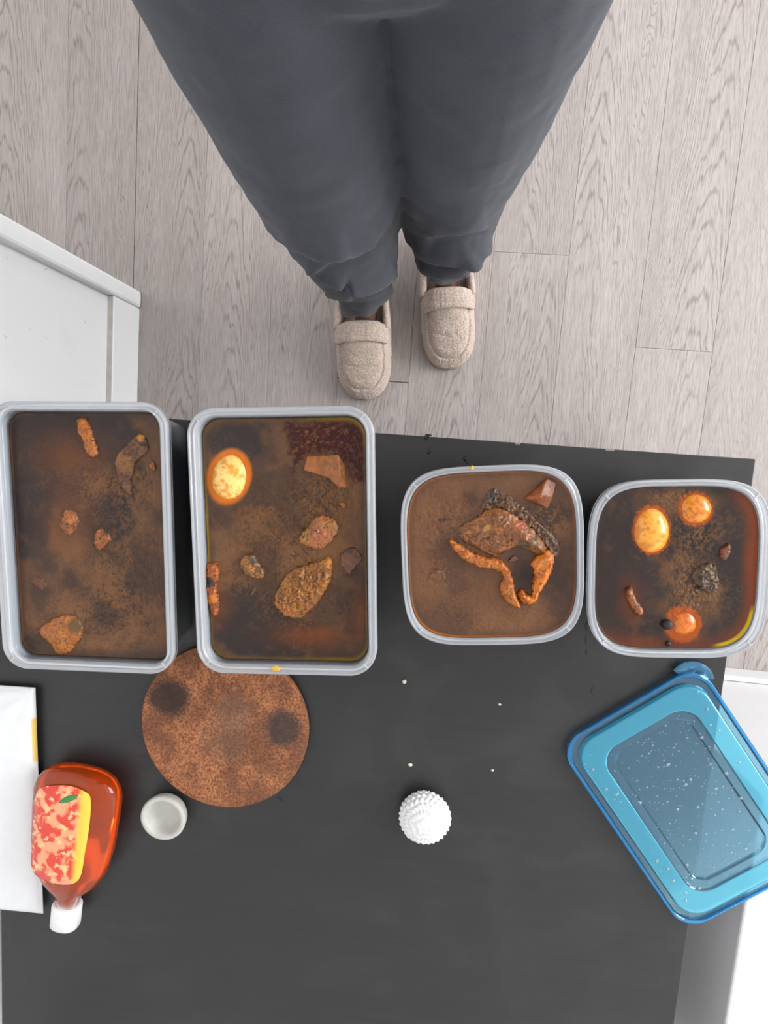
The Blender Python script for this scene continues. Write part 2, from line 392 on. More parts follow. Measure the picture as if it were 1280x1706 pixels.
class Tub:
    def __init__(s, name, corners, height, shape, level, label, taper, fl=1.0):
        """corners: pixel outline (left x, right x, top y, bottom y at mid sides) of the rim; four rim side midpoints"""
        s.h = height; s.zr = TZ + height; L, R, T, B = [P(*q, s.zr) for q in corners]
        c = (L + R + T + B) / 4; ux = (R - L)[:2]; uy = (T - B)[:2]
        s.a = np.linalg.norm(ux) / 2; s.b = np.linalg.norm(uy) / 2
        ang = (math.atan2(ux[1], ux[0]) + math.atan2(uy[1], uy[0]) - math.pi / 2) / 2
        s.c = c; s.ang = ang; s.shape = shape; s.taper = taper; s.level = level; s.zs = s.zr - level
        s.root = tag(empty(name, (c[0], c[1], TZ), ang), label, 'tub')
        N = 240; hh = height
        lp = lambda d, z: np.c_[s.loop(d, N), np.full(N, z)]
        # outer wall and floor of the tub, then back up inside: one closed skin
        tw = lambda z: .0098 * fl + (1 - z / (hh - .012)) * taper
        s.inner = lambda z: tw(z) + .0013
        outer = [lp(tw(0) + .006, .0008), lp(tw(0) + .0025, .0), lp(tw(.004), .004)] + [lp(tw(z), z) for z in np.linspace(.012, hh - .012, 5)]
        inner = [lp(s.inner(z), z) for z in np.linspace(hh - .012, .006, 6)] + [lp(s.inner(.003) + .004, .0025)]
        loft('tub_wall', outer + [lp(.0092 * fl, hh - .008), lp(.0092 * fl + .0014, hh - .008)] + inner, M_PC_BODY, s.root)
        rim = [lp(d * fl, hh - q) for d, q in ((.0098, .0078), (.003, .0095), (.0018, .012), (0, .0118), (0, .0018), (.0009, .0004), (.0022, 0), (.0034, .0006), (.0043, .0030),
               (.0056, .0030), (.0066, .0008), (.0078, .0004), (.0090, .0014), (.0100, .0045))] + [lp(s.inner(hh - q) - .0003, hh - q) for q in (.013, level + .0015)]
        loft('rim', rim, M_PC_RIM, s.root, closed=True)
        for q in (1, 3, 5, 7):
            l0 = s.loop(.0012 * fl, N); l1 = s.loop(.0086 * fl, N); k = s.corner_index(q, N)
            p0, p1 = l0[k], l1[k]; t = (p1 - p0) / np.linalg.norm(p1 - p0); n_ = np.array([-t[1], t[0]]) * .0007
            quad = np.array([p0 + n_, p1 + n_, p1 - n_, p0 - n_])
            loft('rim_rib', [np.c_[quad, np.full(4, hh - .003)], np.c_[quad * .9995, np.full(4, hh + .0003)]], M_PC_RIB, s.root, smooth=False)
    def loop(s, d, n):
        if s.shape[0] == 'rect': return rrect(s.a - d, s.b - d, max(s.shape[1] - d, .006), n)
        return squircle(s.a - d, s.b - d, s.shape[1], n)
    def corner_index(s, q, N):
        if s.shape[0] == 'rect': return ((q - 1) // 2) * (N // 4) + N // 16
        return q * N // 8
    def world(s, xy):
        c, n = math.cos(s.ang), math.sin(s.ang)
        return s.c[0] + c * xy[:, 0] - n * xy[:, 1], s.c[1] + n * xy[:, 0] + c * xy[:, 1]
    def soup(s, paint, label):
        N, MR = 560, 120; base = s.inner(s.h - s.level) + .0003; d0 = s.loop(base, N); zz = s.h - s.level
        k = np.linspace(1, 0, MR + 1)[:-1] ** .92
        xy = np.concatenate([d0 * q for q in k] + [np.zeros((1, 2))])
        wx, wy = s.world(xy); px, py = proj(wx, wy, s.zs)
        edge = np.concatenate([np.full(N, (1 - q) * min(s.a, s.b)) for q in k] + [np.array([s.a])])
        edge_of[0] = edge; col, hgt = paint(px, py, wx, wy, edge)
        hgt = hgt * sst(0, .006, edge) + .0012 * np.exp(-edge / .0012)        # meniscus against the wall
        top_ = np.c_[xy, zz + hgt]
        low = []; lc = []
        for z in np.linspace(zz - .004, .0045, 5):
            low.append(np.c_[s.loop(s.inner(z) + .0003, N), np.full(N, z)]); lc.append(np.tile(lin(88, 50, 24), (N, 1)))
        v = np.concatenate(low[::-1] + [top_]); cc = np.concatenate(lc + [col]); i = np.arange(N); j = (i + 1) % N; f = []
        for q in range(5 + MR - 1):
            f += np.stack([q * N + i, q * N + j, (q + 1) * N + j, (q + 1) * N + i], 1).tolist()
        last = (5 + MR - 1) * N; cen = (5 + MR) * N
        f += [[last + a, last + b, cen] for a, b in zip(i.tolist(), j.tolist())]; f.append(list(range(N))[::-1])
        o = mk('stew', v, f, M_SOUP, None, True, cc); o.location = (s.c[0], s.c[1], TZ); o.rotation_euler = (0, 0, s.ang)
        return tag(o, label, 'stew')
def g2(px, py, cx, cy, rx, ry=None):
    ry = ry or rx; return np.exp(-((px - cx) / rx) ** 2 - ((py - cy) / ry) ** 2)
BROWN, GREY, REFL_RED, ORAN, SEDI = lin(96, 66, 45), lin(47, 37, 34), lin(52, 9, 3), lin(165, 78, 14), lin(130, 84, 40)
def mixc(c, d, m): return c + (d - c) * np.clip(m, 0, 1)[:, None]
edge_of = [0]
def base_paint(px, py, wx, wy, seed, dark, sed, red=None):
    n1 = fbm(wx, wy, 60, 5, seed); n2 = fbm(wx, wy, 420, 3, seed + 40); n3 = fbm(wx, wy, 900, 2, seed + 70)
    c = np.tile(BROWN, (len(px), 1)); d = sst(.28, .66, dark + (n1 - .5) * .8); c = mixc(c, GREY, d)
    sd = np.clip(sed + (n1 - .5) * .5, 0, 1) * sst(.42, .66, n2); c = mixc(c, SEDI, sd * .95)
    c = mixc(c, lin(26, 14, 8), np.clip(sed * .9 + .08, 0, 1) * sst(.60, .72, n3) * .95)
    n6 = fbm(wx, wy, 26, 4, seed + 90); c = mixc(c, lin(122, 82, 50), sst(.52, .70, n6) * (1 - d) * .6); c = mixc(c, GREY, sst(.50, .34, n6) * .55)
    pit = sst(.62, .70, fbm(wx, wy, 300, 2, seed + 95)) * np.clip(sed * 1.5 - .3, 0, 1); c = mixc(c, lin(30, 17, 10), pit * .85); c = mixc(c, GREY, sst(.012, .0, edge_of[0]) * .55)
    c *= (.80 + .40 * n1)[:, None]
    h = (n2 - .5) * .0022 * np.clip(sed * 1.6, 0, 1) * (1 - .7 * d) + (n3 - .5) * .0011 * np.clip(sed * 1.3 - .05, 0, 1) + (n1 - .5) * .0004 - pit * .0008
    return c, h, n1, n2
# ---- lumps of food: a dome or ridge over its outline with a real underside below the broth
def lump(tub, name, poly, k, off, hgt, cols, label, cat, rad=None, rough=.0008, sink=.010, ridge=None, seed=1, mat=None, freq=260, spots=None, tilt=None, group=None, sharp=1.0):
    pp = np.array([(x / k + off[0], y / k + off[1]) for x, y in smooth_poly(poly, 1)])
    zs = tub.zs; W = np.array([P(x, y, zs)[:2] for x, y in pp]); c0 = W.mean(0)
    step = .0008; pad = .004; lo = W.min(0) - pad; hi = W.max(0) + pad
    xs = np.arange(lo[0], hi[0], step); ys = np.arange(lo[1], hi[1], step); X, Y = np.meshgrid(xs, ys, indexing='ij')
    wob = (fbm(X, Y, 260, 4, seed + 5) - .5) * .0038
    D = sdf(W, X, Y) + wob; R = rad or max(D.max(), .002)
    t = np.clip((D + .0007) / R, 0, 1); Z = hgt * .12 + hgt * (1 - (1 - t) ** 2) ** (.5 * sharp)
    if ridge:                                              # pixel ridge lines that stand proud
        for (pts, wd, hh) in ridge:
            q = np.array([P(x / k + off[0], y / k + off[1], zs)[:2] for x, y in pts]); dd = np.full(X.shape, 9.)
            for a, b in zip(q[:-1], q[1:]):
                e = b - a; u = np.clip(((X - a[0]) * e[0] + (Y - a[1]) * e[1]) / (e @ e), 0, 1); dd = np.minimum(dd, np.hypot(X - a[0] - u * e[0], Y - a[1] - u * e[1]))
            Z = Z + hh * np.exp(-(dd / (wd / k * .66e-3)) ** 2) * np.clip(t * 3, 0, 1)
    if tilt is not None: Z = Z * (1 + tilt[0] * (X - c0[0]) / .02 + tilt[1] * (Y - c0[1]) / .02)
    nz = fbm(X, Y, freq, 4, seed); Z = Z + (fbm(X, Y, 130, 3, seed + 2) - .5) * (.0028 + rough) * np.clip(t * 3, 0, 1); Z = Z + (nz - .5) * 2.6 * rough * np.clip(t * 4, .15, 1)
    Z = np.where(D > 0, Z, D * 1.6); Z = np.maximum(Z, -sink)
    keep = D > -.0042; idx = np.full(X.shape, -1); n = int(keep.sum()); idx[keep] = np.arange(n)
    v = np.c_[X[keep], Y[keep], zs + Z[keep]]
    a, b, c, d = idx[:-1, :-1], idx[1:, :-1], idx[1:, 1:], idx[:-1, 1:]; ok = (a >= 0) & (b >= 0) & (c >= 0) & (d >= 0)
    f = np.stack([a[ok], b[ok], c[ok], d[ok]], 1); vb = v.copy(); vb[:, 2] = zs - sink - .0015 + np.clip(-D[keep], 0, 1) * .2
    used = {}
    for q in f:
        for e in range(4):
            x, y = int(q[e]), int(q[(e + 1) % 4])
            if (y, x) in used: del used[(y, x)]
            else: used[(x, y)] = 1
    fs = [[y, x, x + n, y + n] for (x, y) in used]
    faces = f.tolist() + (f[:, ::-1] + n).tolist() + fs
    n4 = fbm(X, Y, 120, 3, seed + 9)[keep]; n5 = fbm(X, Y, 700, 2, seed + 19)[keep]
    cc = mixc(np.tile(lin(*cols[0]), (n, 1)), lin(*cols[1]), sst(.35, .65, n4)); cc = mixc(cc, lin(*cols[2]) if len(cols) > 2 else lin(60, 30, 10), sst(.58, .75, n5) * .8)
    cc = mixc(cc, lin(82, 50, 28), sst(.0026, .0002, Z[keep] + (n5 - .5) * .0016) * .8); cc = mixc(cc, lin(40, 22, 10), sst(.68, .76, n5) * .7)
    if spots:
        for (sx, sy, sr, sc) in spots:
            q = P(sx / k + off[0], sy / k + off[1], zs); cc = mixc(cc, lin(*sc), sst(1.2, .7, np.hypot(v[:, 0] - q[0], v[:, 1] - q[1]) / (sr / k * .66e-3) + (n5 - .5) * .8))
    cen = np.array([c0[0], c0[1], zs - sink]); allv = np.concatenate([v, vb]) - cen
    o = mk(name, allv, faces, mat or M_MEAT, None, True, np.concatenate([cc, cc])); o.location = cen
    return tag(o, label, cat, group)
def egg(tub, px, py, lng, wid, tilt, up, label, cols, seed, zfac=.9):
    """lng, wid: half lengths in pixels; up: how far the top stands above the broth"""
    s = (H - tub.zs) / F; a, b = lng * s, wid * s; az = b * zfac; p = P(px, py, tub.zs)
    nu, nv = 72, 48; u = np.linspace(0, 2 * np.pi, nu, endpoint=False); vv = np.linspace(0, np.pi, nv + 2)[1:-1]
    Uu, V = np.meshgrid(u, vv); x = b * np.sin(V) * np.cos(Uu); yy = np.sin(V) * np.sin(Uu); y = a * yy; x = x * (1 - .10 * yy); z = az * np.cos(V) * (1 - .08 * yy)
    c, n_ = math.cos(tilt), math.sin(tilt); X = c * x - n_ * y; Y = n_ * x + c * y
    v = np.c_[X.ravel(), Y.ravel(), z.ravel()]; v = np.concatenate([v, [[0, 0, az], [0, 0, -az]]])
    f = []
    for r in range(nv - 1):
        for i in range(nu): j = (i + 1) % nu; f.append([r * nu + i, (r + 1) * nu + i, (r + 1) * nu + j, r * nu + j])
    nn = nu * nv
    for i in range(nu): j = (i + 1) % nu; f.append([nn, i, j]); f.append([(nv - 1) * nu + j, (nv - 1) * nu + i, nn + 1])
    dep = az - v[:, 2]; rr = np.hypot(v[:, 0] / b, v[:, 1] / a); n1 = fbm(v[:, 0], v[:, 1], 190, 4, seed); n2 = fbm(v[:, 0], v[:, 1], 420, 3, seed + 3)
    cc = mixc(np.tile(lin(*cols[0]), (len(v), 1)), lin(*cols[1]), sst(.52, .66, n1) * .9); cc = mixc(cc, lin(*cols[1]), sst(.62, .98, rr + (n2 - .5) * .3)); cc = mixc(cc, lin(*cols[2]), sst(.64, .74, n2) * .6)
    o = mk('boiled_egg', v, f, M_EGG, None, True, cc); o.location = (p[0], p[1], tub.zs + up - az); return tag(o, label, 'egg')

# tub 1 (far left)
t1 = Tub('plastic_tub', [(-9, 898), (282.5, 896), (131, 672), (140, 1122)], .100, ('rect', .030), .019, 'tall oblong clear tub of stew at the left end of the row', .012, .92)
def p1(px, py, wx, wy, e):
    dark = .6 * g2(px, py, 110, 700, 140, 50) + .95 * g2(px, py, 40, 760, 60, 110) + .95 * g2(px, py, 187, 862, 46, 50) + .9 * g2(px, py, 180, 735, 48, 40) + .6 * g2(px, py, 45, 860, 40, 130) + .5 * g2(px, py, 60, 1075, 50, 40)
    sed = .55 * g2(px, py, 205, 960, 90, 120) + .5 * g2(px, py, 130, 790, 70, 50) + .6 * g2(px, py, 225, 800, 45, 40) + .35 * g2(px, py, 130, 1050, 110, 60)
    c, h, n1, n2 = base_paint(px, py, wx, wy, 10, dark, sed)
    c = mixc(c, lin(120, 66, 30), .5 * g2(px, py, 118, 760, 60, 40) + .45 * g2(px, py, 115, 870, 40, 45)); c = mixc(c, lin(84, 50, 10), sst(.0035, .001, e) * .6 * sst(.52, .66, n1 + .12)); return c, h
t1.soup(p1, 'brown stew filling the oblong tub at the left end of the row')
MB = ((190, 110, 42), (150, 82, 32), (92, 48, 20)); OR = ((186, 106, 30), (158, 84, 24), (104, 54, 18)); DK = ((128, 80, 44), (98, 60, 34), (60, 34, 18)); RD = ((132, 74, 42), (106, 58, 34), (72, 38, 22))
k, o1 = 3.482, (0, 650)
lump(t1, 'wing_tip', [(450, 165), (490, 152), (520, 190), (537, 260), (560, 320), (572, 370), (540, 392), (500, 352), (480, 280), (452, 220)], k, o1, .0045, OR, 'slim orange wing tip poking out at the top of the leftmost tub', 'meat', seed=31, ridge=[([(470, 170), (505, 260)], 20, .001)])
lump(t1, 'meat_chunk', [(820, 243), (862, 300), (872, 345), (800, 400), (770, 480), (760, 560), (775, 620), (710, 570), (668, 450), (682, 372), (740, 315), (790, 262)], k, o1, .0035, DK, 'long brown bony chunk at the top right of the leftmost tub', 'meat', seed=32, rough=.0016, spots=[(825, 272, 26, (200, 130, 50)), (720, 420, 60, (140, 92, 40))])
lump(t1, 'meat_chunk', [(400, 683), (450, 720), (462, 780), (412, 852), (370, 822), (343, 790), (370, 720)], k, o1, .0022, MB, 'small ragged chunk left of the dark patch in the leftmost tub', 'meat', seed=33, rough=.0016)
lump(t1, 'meat_chunk', [(588, 798), (650, 852), (622, 902), (570, 935), (543, 870), (558, 820)], k, o1, .0026, MB, 'small pointed chunk below the dark patch in the leftmost tub', 'meat', seed=34, rough=.0012)
lump(t1, 'meat_chunk', [(868, 422), (900, 402), (908, 470), (880, 456)], k, o1, .002, OR, 'orange sliver against the right wall of the leftmost tub', 'meat', seed=35)
lump(t1, 'meat_chunk', [(158, 1100), (228, 1066), (280, 1142), (240, 1164)], k, o1, .0012, RD, 'flat reddish sliver barely above the stew of the leftmost tub', 'meat', seed=36)
lump(t1, 'meat_chunk', [(228, 1375), (300, 1330), (370, 1303), (450, 1308), (484, 1370), (476, 1430), (412, 1522), (335, 1528), (300, 1462), (243, 1425)], k, o1, .0055, ((190, 114, 38), (172, 96, 30), (110, 62, 22)), 'large orange chunk at the bottom of the leftmost tub', 'meat', seed=37, spots=[(455, 1360, 50, (104, 72, 30))])

# tub 2
t2 = Tub('plastic_tub', [(317.5, 905), (624, 902), (468, 680.5), (476, 1128)], .100, ('rect', .032), .018, 'oblong clear tub of stew holding one egg, over the cork mat', .012, .92)
def p2(px, py, wx, wy, e):
    red = sst(-8, 10, sdf([(474, 700), (616, 700), (616, 800), (590, 808), (572, 762), (520, 754), (500, 772), (488, 784), (482, 752)], px, py) + (fbm(wx, wy, 200, 4, 5) - .5) * 26) * sst(.30, .45, fbm(wx, wy, 330, 3, 6) + .06)  # dark red reflection of the person above, painted into the broth colour
    dark = .9 * g2(px, py, 400, 735, 60, 35) + .95 * g2(px, py, 450, 1060, 110, 50) + .85 * g2(px, py, 400, 1010, 45, 40) + .6 * g2(px, py, 590, 985, 30, 70) + .5 * g2(px, py, 350, 850, 30, 60)
    sed = .55 * g2(px, py, 440, 870, 85, 70) + .8 * g2(px, py, 540, 830, 55, 45) + .8 * g2(px, py, 510, 980, 65, 70) + .5 * g2(px, py, 390, 960, 30, 30)
    c, h, n1, n2 = base_paint(px, py, wx, wy, 20, dark, sed)
    c = mixc(c, lin(92, 60, 26), .35 * sed); c = mixc(c, REFL_RED, red * .97); c = mixc(c, lin(120, 50, 26), red * sst(.60, .70, n2) * .6)
    q = np.hypot((px - 382) * .97 + (py - 794) * .24, ((py - 794) * .97 - (px - 382) * .24) * .78); c = mixc(c, lin(206, 108, 8), sst(40, 33, q))
    c = mixc(c, lin(118, 58, 20), .6 * g2(px, py, 520, 1060, 60, 18) + .6 * g2(px, py, 362, 1010, 20, 28) + .5 * g2(px, py, 600, 1020, 14, 40))
    c = mixc(c, lin(120, 92, 8), sst(.0045, .001, e) * (g2(px, py, 600, 700, 60, 40) + g2(px, py, 342, 900, 12, 90) + .7 * g2(px, py, 590, 1095, 60, 20) + .25)); return c, h * (1 - .8 * red)
t2.soup(p2, 'brown stew with a painted dark red reflection in the second tub from the left')
k, o2 = 3.482, (300, 660)
egg(t2, 382, 793.5, 48, 37.5, -.25, .0078, 'pale yellow mottled egg in the second tub from the left', ((255, 212, 126), (234, 148, 34), (238, 160, 44)), 60, .8)
# pork cube with clear facets
def facet_chunk(tub, name, pts, faces, k, off, cols, label, seed, sink=.012, rough=.0007):
    bm = bmesh.new(); zs = tub.zs; vs = []; c = P(np.mean([p[0] for p in pts]) / k + off[0], np.mean([p[1] for p in pts]) / k + off[1], zs)
    for (x, y, h) in pts: q = P(x / k + off[0], y / k + off[1], zs + h); vs.append(bm.verts.new((q[0] - c[0], q[1] - c[1], h)))
    for f in faces: bm.faces.new([vs[i] for i in f])
    edge_loop = [e for e in bm.edges if len(e.link_faces) == 1]
    r = bmesh.ops.extrude_edge_only(bm, edges=edge_loop); low = [g for g in r['geom'] if isinstance(g, bmesh.types.BMVert)]
    for v in low: v.co = Vector((v.co.x * .93, v.co.y * .93, -sink))
    bmesh.ops.contextual_create(bm, geom=[e for e in bm.edges if len(e.link_faces) == 1])
    bmesh.ops.recalc_face_normals(bm, faces=bm.faces); bmesh.ops.triangulate(bm, faces=bm.faces)
    for e in bm.edges: pass
    bmesh.ops.bevel(bm, geom=bm.edges[:], offset=.0008, segments=1, affect='EDGES'); bmesh.ops.triangulate(bm, faces=bm.faces)
    for _ in range(3): bmesh.ops.subdivide_edges(bm, edges=[e for e in bm.edges if e.calc_length() > .0016], cuts=1)
    bmesh.ops.triangulate(bm, faces=bm.faces); bmesh.ops.smooth_vert(bm, verts=bm.verts, factor=.4, use_axis_x=True, use_axis_y=True, use_axis_z=True)
    bm.normal_update(); co = np.array([v.co[:] for v in bm.verts]); nn = np.array([v.normal[:] for v in bm.verts])
    co = co + nn * ((noise3(co + 1, 260, 4, seed) - .5) * 4 * rough)[:, None]
    bm.verts.index_update(); fc = [[v.index for v in f.verts] for f in bm.faces]; bm.free()
    n4 = noise3(co + 2, 130, 3, seed + 4); n5 = noise3(co + 2, 600, 2, seed + 6)
    cc = mixc(np.tile(lin(*cols[0]), (len(co), 1)), lin(*cols[1]), sst(.42, .58, n4)); cc = mixc(cc, lin(*cols[2]), sst(.52, .66, n5) * .7)
    o = mk(name, co, fc, M_MEAT, None, True, cc); o.location = c; return tag(o, label, 'meat')
PORK = ((172, 100, 36), (142, 80, 30), (88, 48, 18))
facet_chunk(t2, 'pork_cube', [(736, 346, .002), (872, 340, .0045), (860, 475, .0050), (716, 430, .0015), (918, 338, .0100), (958, 402, .0015), (972, 532, .0005), (922, 534, .0075)],
            [(0, 1, 2, 3), (1, 4, 7, 2), (4, 5, 6, 7)], k, o2, PORK, 'squared pork cube at the top right of the egg-holding oblong tub', 71)
lump(t2, 'meat_scrap', [(922, 610), (960, 618), (978, 645), (950, 658)], k, o2, .0022, OR, 'tiny orange scrap below the pork cube in the oblong tub', 'meat', seed=41)
lump(t2, 'meat_chunk', [(695, 800), (755, 740), (790, 695), (850, 688), (908, 720), (928, 770), (890, 832), (822, 893), (760, 882), (686, 852)], k, o2, .0048, ((168, 112, 48), (172, 98, 56), (96, 66, 26)), 'rounded greenish-brown chunk mid right in the second tub from the left', 'meat', seed=42, rough=.0012, ridge=[([(770, 790), (820, 730), (800, 700)], 26, .002), ([(700, 845), (800, 870), (880, 810)], 20, .0012)])
lump(t2, 'meat_chunk', [(940, 900), (985, 868), (1032, 890), (1068, 950), (1012, 990), (980, 1045), (945, 992), (922, 930)], k, o2, .002, RD, 'flat reddish wedge by the right wall of the second tub from the left', 'meat', seed=43, sharp=.5, rough=.0004, spots=[(985, 890, 24, (60, 30, 20))])
lump(t2, 'meat_chunk', [(358, 930), (432, 908), (452, 968), (488, 1010), (492, 1062), (410, 1052), (345, 1012)], k, o2, .0048, ((164, 104, 40), (120, 86, 40), (70, 48, 26)), 'small craggy chunk left of centre in the second tub from the left', 'meat', seed=44, rough=.0022, spots=[(430, 950, 22, (70, 70, 66))])
lump(t2, 'meat_chunk', [(588, 1082), (648, 1004), (760, 972), (838, 950), (866, 926), (888, 980), (872, 1080), (822, 1172), (760, 1242), (686, 1298), (590, 1262), (540, 1190)], k, o2, .0065, ((176, 112, 38), (150, 92, 34), (84, 54, 20)), 'largest shredded chunk low in the second tub from the left', 'meat', seed=45, rough=.0026, freq=420, ridge=[([(866, 930), (880, 1010), (830, 1150)], 22, .002), ([(600, 1262), (690, 1290)], 18, .0015)], spots=[(862, 960, 40, (196, 122, 40)), (630, 1262, 40, (188, 106, 48))])
lump(t2, 'skin_strip', [(150, 970), (215, 955), (234, 1022), (214, 1120), (236, 1240), (208, 1282), (176, 1232), (152, 1130)], k, o2, .006, ((180, 92, 24), (140, 70, 26), (80, 40, 16)), 'glossy orange-brown skin strip along the left wall of the second tub', 'meat', seed=46, rough=.0012, spots=[(180, 1075, 36, (34, 26, 26)), (195, 1170, 30, (214, 122, 24))])
lump(t2, 'meat_scrap', [(408, 1148), (438, 1102), (444, 1118), (420, 1156)], k, o2, .0016, ((150, 100, 20), (120, 80, 20), (60, 40, 12)), 'thin yellowish scrap left of the largest shredded chunk', 'meat', seed=47)

# tub 3
t3 = Tub('plastic_tub', [(668.5, 930), (973.5, 925), (815, 776.5), (826, 1076)], .092, ('sq', 4.2), .0075, 'squarish rounded tub of stew with the curled skin in it', .012, .66)
def p3(px, py, wx, wy, e):
    dark = .75 * g2(px, py, 930, 960, 40, 90) + .9 * g2(px, py, 868, 960, 22, 34) + .5 * g2(px, py, 780, 830, 40, 20) + .5 * g2(px, py, 900, 850, 60, 30)
    sed = .10 + .45 * g2(px, py, 740, 880, 60, 60) + .3 * g2(px, py, 800, 1020, 110, 40) + .8 * g2(px, py, 900, 870, 34, 26) + .35 * g2(px, py, 730, 955, 30, 22)
    c, h, n1, n2 = base_paint(px, py, wx, wy, 30, dark, sed); c = mixc(c, lin(116, 80, 60), .35 * np.ones(len(px)) * (1 - np.clip(dark, 0, 1)))
    c = mixc(c, lin(170, 92, 8), sst(.003, .0008, e) * (.35 + .6 * g2(px, py, 720, 1050, 60, 40))); return c, h
t3.soup(p3, 'thick reddish-brown stew in the squarish tub with the curled skin')
k, o3 = 3.765, (650, 740)
lump(t3, 'sediment_clump', [(612, 300), (660, 272), (722, 308), (802, 366), (874, 428), (962, 518), (1030, 570), (1066, 640), (1044, 720), (1005, 680), (940, 605), (870, 540), (790, 480), (700, 425), (600, 410), (560, 400)], k, o3, .0016, ((122, 84, 44), (98, 66, 40), (54, 36, 24)), 'coarse dark clump of spice along the top of the big pork slab', 'food', seed=51, rough=.0026, freq=300, spots=[(650, 330, 40, (56, 48, 42)), (985, 570, 30, (104, 82, 46))])
lump(t3, 'pork_slab', [(418, 540), (480, 488), (570, 440), (598, 402), (702, 400), (802, 460), (882, 520), (952, 600), (985, 664), (930, 692), (870, 664), (772, 640), (700, 695), (640, 702), (560, 662), (452, 612)], k, o3, .0075, ((164, 98, 46), (138, 84, 40), (84, 54, 26)), 'big brown pork slab in the middle of the squarish tub', 'meat', seed=52, rough=.0016, freq=330, tilt=(.35, .1), ridge=[([(560, 600), (640, 690)], 14, -.0016), ([(600, 420), (760, 500), (930, 640)], 40, .0022), ([(450, 600), (640, 700)], 10, -.001)], spots=[(830, 630, 44, (92, 72, 48)), (720, 690, 36, (52, 36, 28)), (900, 610, 30, (120, 92, 50)), (820, 500, 40, (164, 84, 50)), (610, 520, 22, (196, 140, 40))])
lump(t3, 'skin_strip', [(362, 592), (430, 622), (500, 668), (600, 706), (690, 712), (748, 780), (772, 860), (780, 940), (822, 1018), (795, 1028), (740, 990), (690, 940), (685, 890), (716, 840), (690, 790), (640, 778), (540, 768), (440, 706), (385, 650)], k, o3, .008, ((204, 118, 38), (184, 98, 30), (128, 70, 26)), 'long curled orange skin strip along the lower edge of the slab', 'meat', seed=53, rough=.0008, ridge=[([(375, 602), (480, 665), (600, 715), (690, 725), (745, 790), (762, 870), (770, 950), (815, 1015)], 14, .002)])
lump(t3, 'skin_strip', [(938, 690), (985, 655), (1034, 700), (1014, 770), (990, 850), (938, 920), (920, 985), (870, 1010), (808, 972), (798, 925), (832, 905), (872, 945), (892, 940), (888, 880), (902, 800), (878, 735)], k, o3, .008, ((222, 128, 30), (202, 106, 24), (150, 78, 22)), 'bright orange hooked skin piece right of the slab in the squarish tub', 'meat', seed=54, rough=.0009, ridge=[([(1010, 700), (985, 800), (930, 900)], 20, .0016), ([(825, 920), (870, 970)], 16, .002)])
facet_chunk(t3, 'pork_cube', [(830, 345, .0005), (985, 216, .0045), (1046, 240, .001), (1026, 332, .002), (945, 320, .0105), (985, 412, .001), (940, 378, .002), (1000, 440, .0003)],
            [(0, 1, 4), (1, 2, 3, 4), (0, 4, 6), (4, 3, 5, 6)], k, o3, ((164, 86, 30), (132, 68, 24), (84, 44, 16)), 'pointed pork cube at the top right of the squarish tub', 74)
lump(t3, 'meat_scrap', [(735, 735), (770, 695), (806, 715), (796, 740)], k, o3, .0025, RD, 'small red scrap in the hollow under the pork slab', 'meat', seed=55)
lump(t3, 'meat_scrap', [(232, 820), (290, 775), (350, 810), (345, 855), (280, 862)], k, o3, .0012, ((150, 94, 40), (124, 76, 36), (90, 54, 26)), 'faint crumbly scrap at the left of the squarish tub', 'food', seed=56, rough=.0014)
lump(t3, 'meat_scrap', [(295, 470), (325, 458), (358, 472), (330, 488), (305, 488)], k, o3, .001, ((50, 42, 40), (40, 34, 32), (26, 20, 18)), 'dark leafy fleck upper left in the squarish tub', 'food', seed=57)

# tub 4
t4 = Tub('plastic_tub', [(983.5, 955), (1285, 950), (1140, 797), (1122, 1095)], .092, ('sq', 4.2), .0105, 'squarish rounded tub of stew with eggs at the right end', .012, .70)
def p4(px, py, wx, wy, e):
    dark = .7 * np.ones(len(px)) - .5 * g2(px, py, 1130, 830, 90, 30) - .45 * g2(px, py, 1150, 990, 60, 60) + .3 * g2(px, py, 1230, 900, 40, 80)
    sed = .7 * g2(px, py, 1160, 970, 50, 50) + .6 * g2(px, py, 1160, 880, 50, 35) + .45 * g2(px, py, 1120, 820, 50, 25) + .6 * g2(px, py, 1139, 1037, 24)
    c, h, n1, n2 = base_paint(px, py, wx, wy, 40, dark, sed)
    for (cx, cy, rx, ry, m) in ((1086, 883, 33, 43, 1), (1159, 848, 31, 30, .9), (1138, 1040, 32, 32, .9)):
        q = np.hypot((px - cx) / rx, (py - cy) / ry) + (n2 - .5) * .25; c = mixc(c, lin(168, 76, 10), sst(1.06, .86, q) * m)
    c = mixc(c, lin(138, 60, 12), (sst(.022, .003, e + (n1 - .5) * .012) * (sst(1200, 1262, px) * .85 + sst(1030, 1080, py) * .4)))
    c = mixc(c, lin(130, 62, 20), .6 * g2(px, py, 1050, 1002, 16, 30)); c = mixc(c, lin(214, 176, 6), sst(.0042, .002, e) * sst(.35, .75, g2(px, py, 1246, 1058, 60, 46) * 1.3 + .6 * g2(px, py, 1276, 960, 14, 60))); return c, h
t4.soup(p4, 'dark stew with an orange oily edge in the tub at the right end')
k, o4 = 4.0, (960, 760)
egg(t4, 1086, 883, 43, 32, .06, .0088, 'large orange-stained egg in the tub at the right end', ((246, 168, 62), (222, 130, 26), (196, 112, 22)), 61)
egg(t4, 1160, 846.5, 31, 30, .4, .0062, 'round orange egg near the top rim of the right end tub', ((232, 144, 40), (206, 104, 20), (150, 74, 18)), 62)
egg(t4, 1141, 1038, 28, 27, 0, .0040, 'mostly sunken orange egg beside the peppercorn', ((222, 118, 30), (188, 80, 16), (120, 52, 14)), 63)
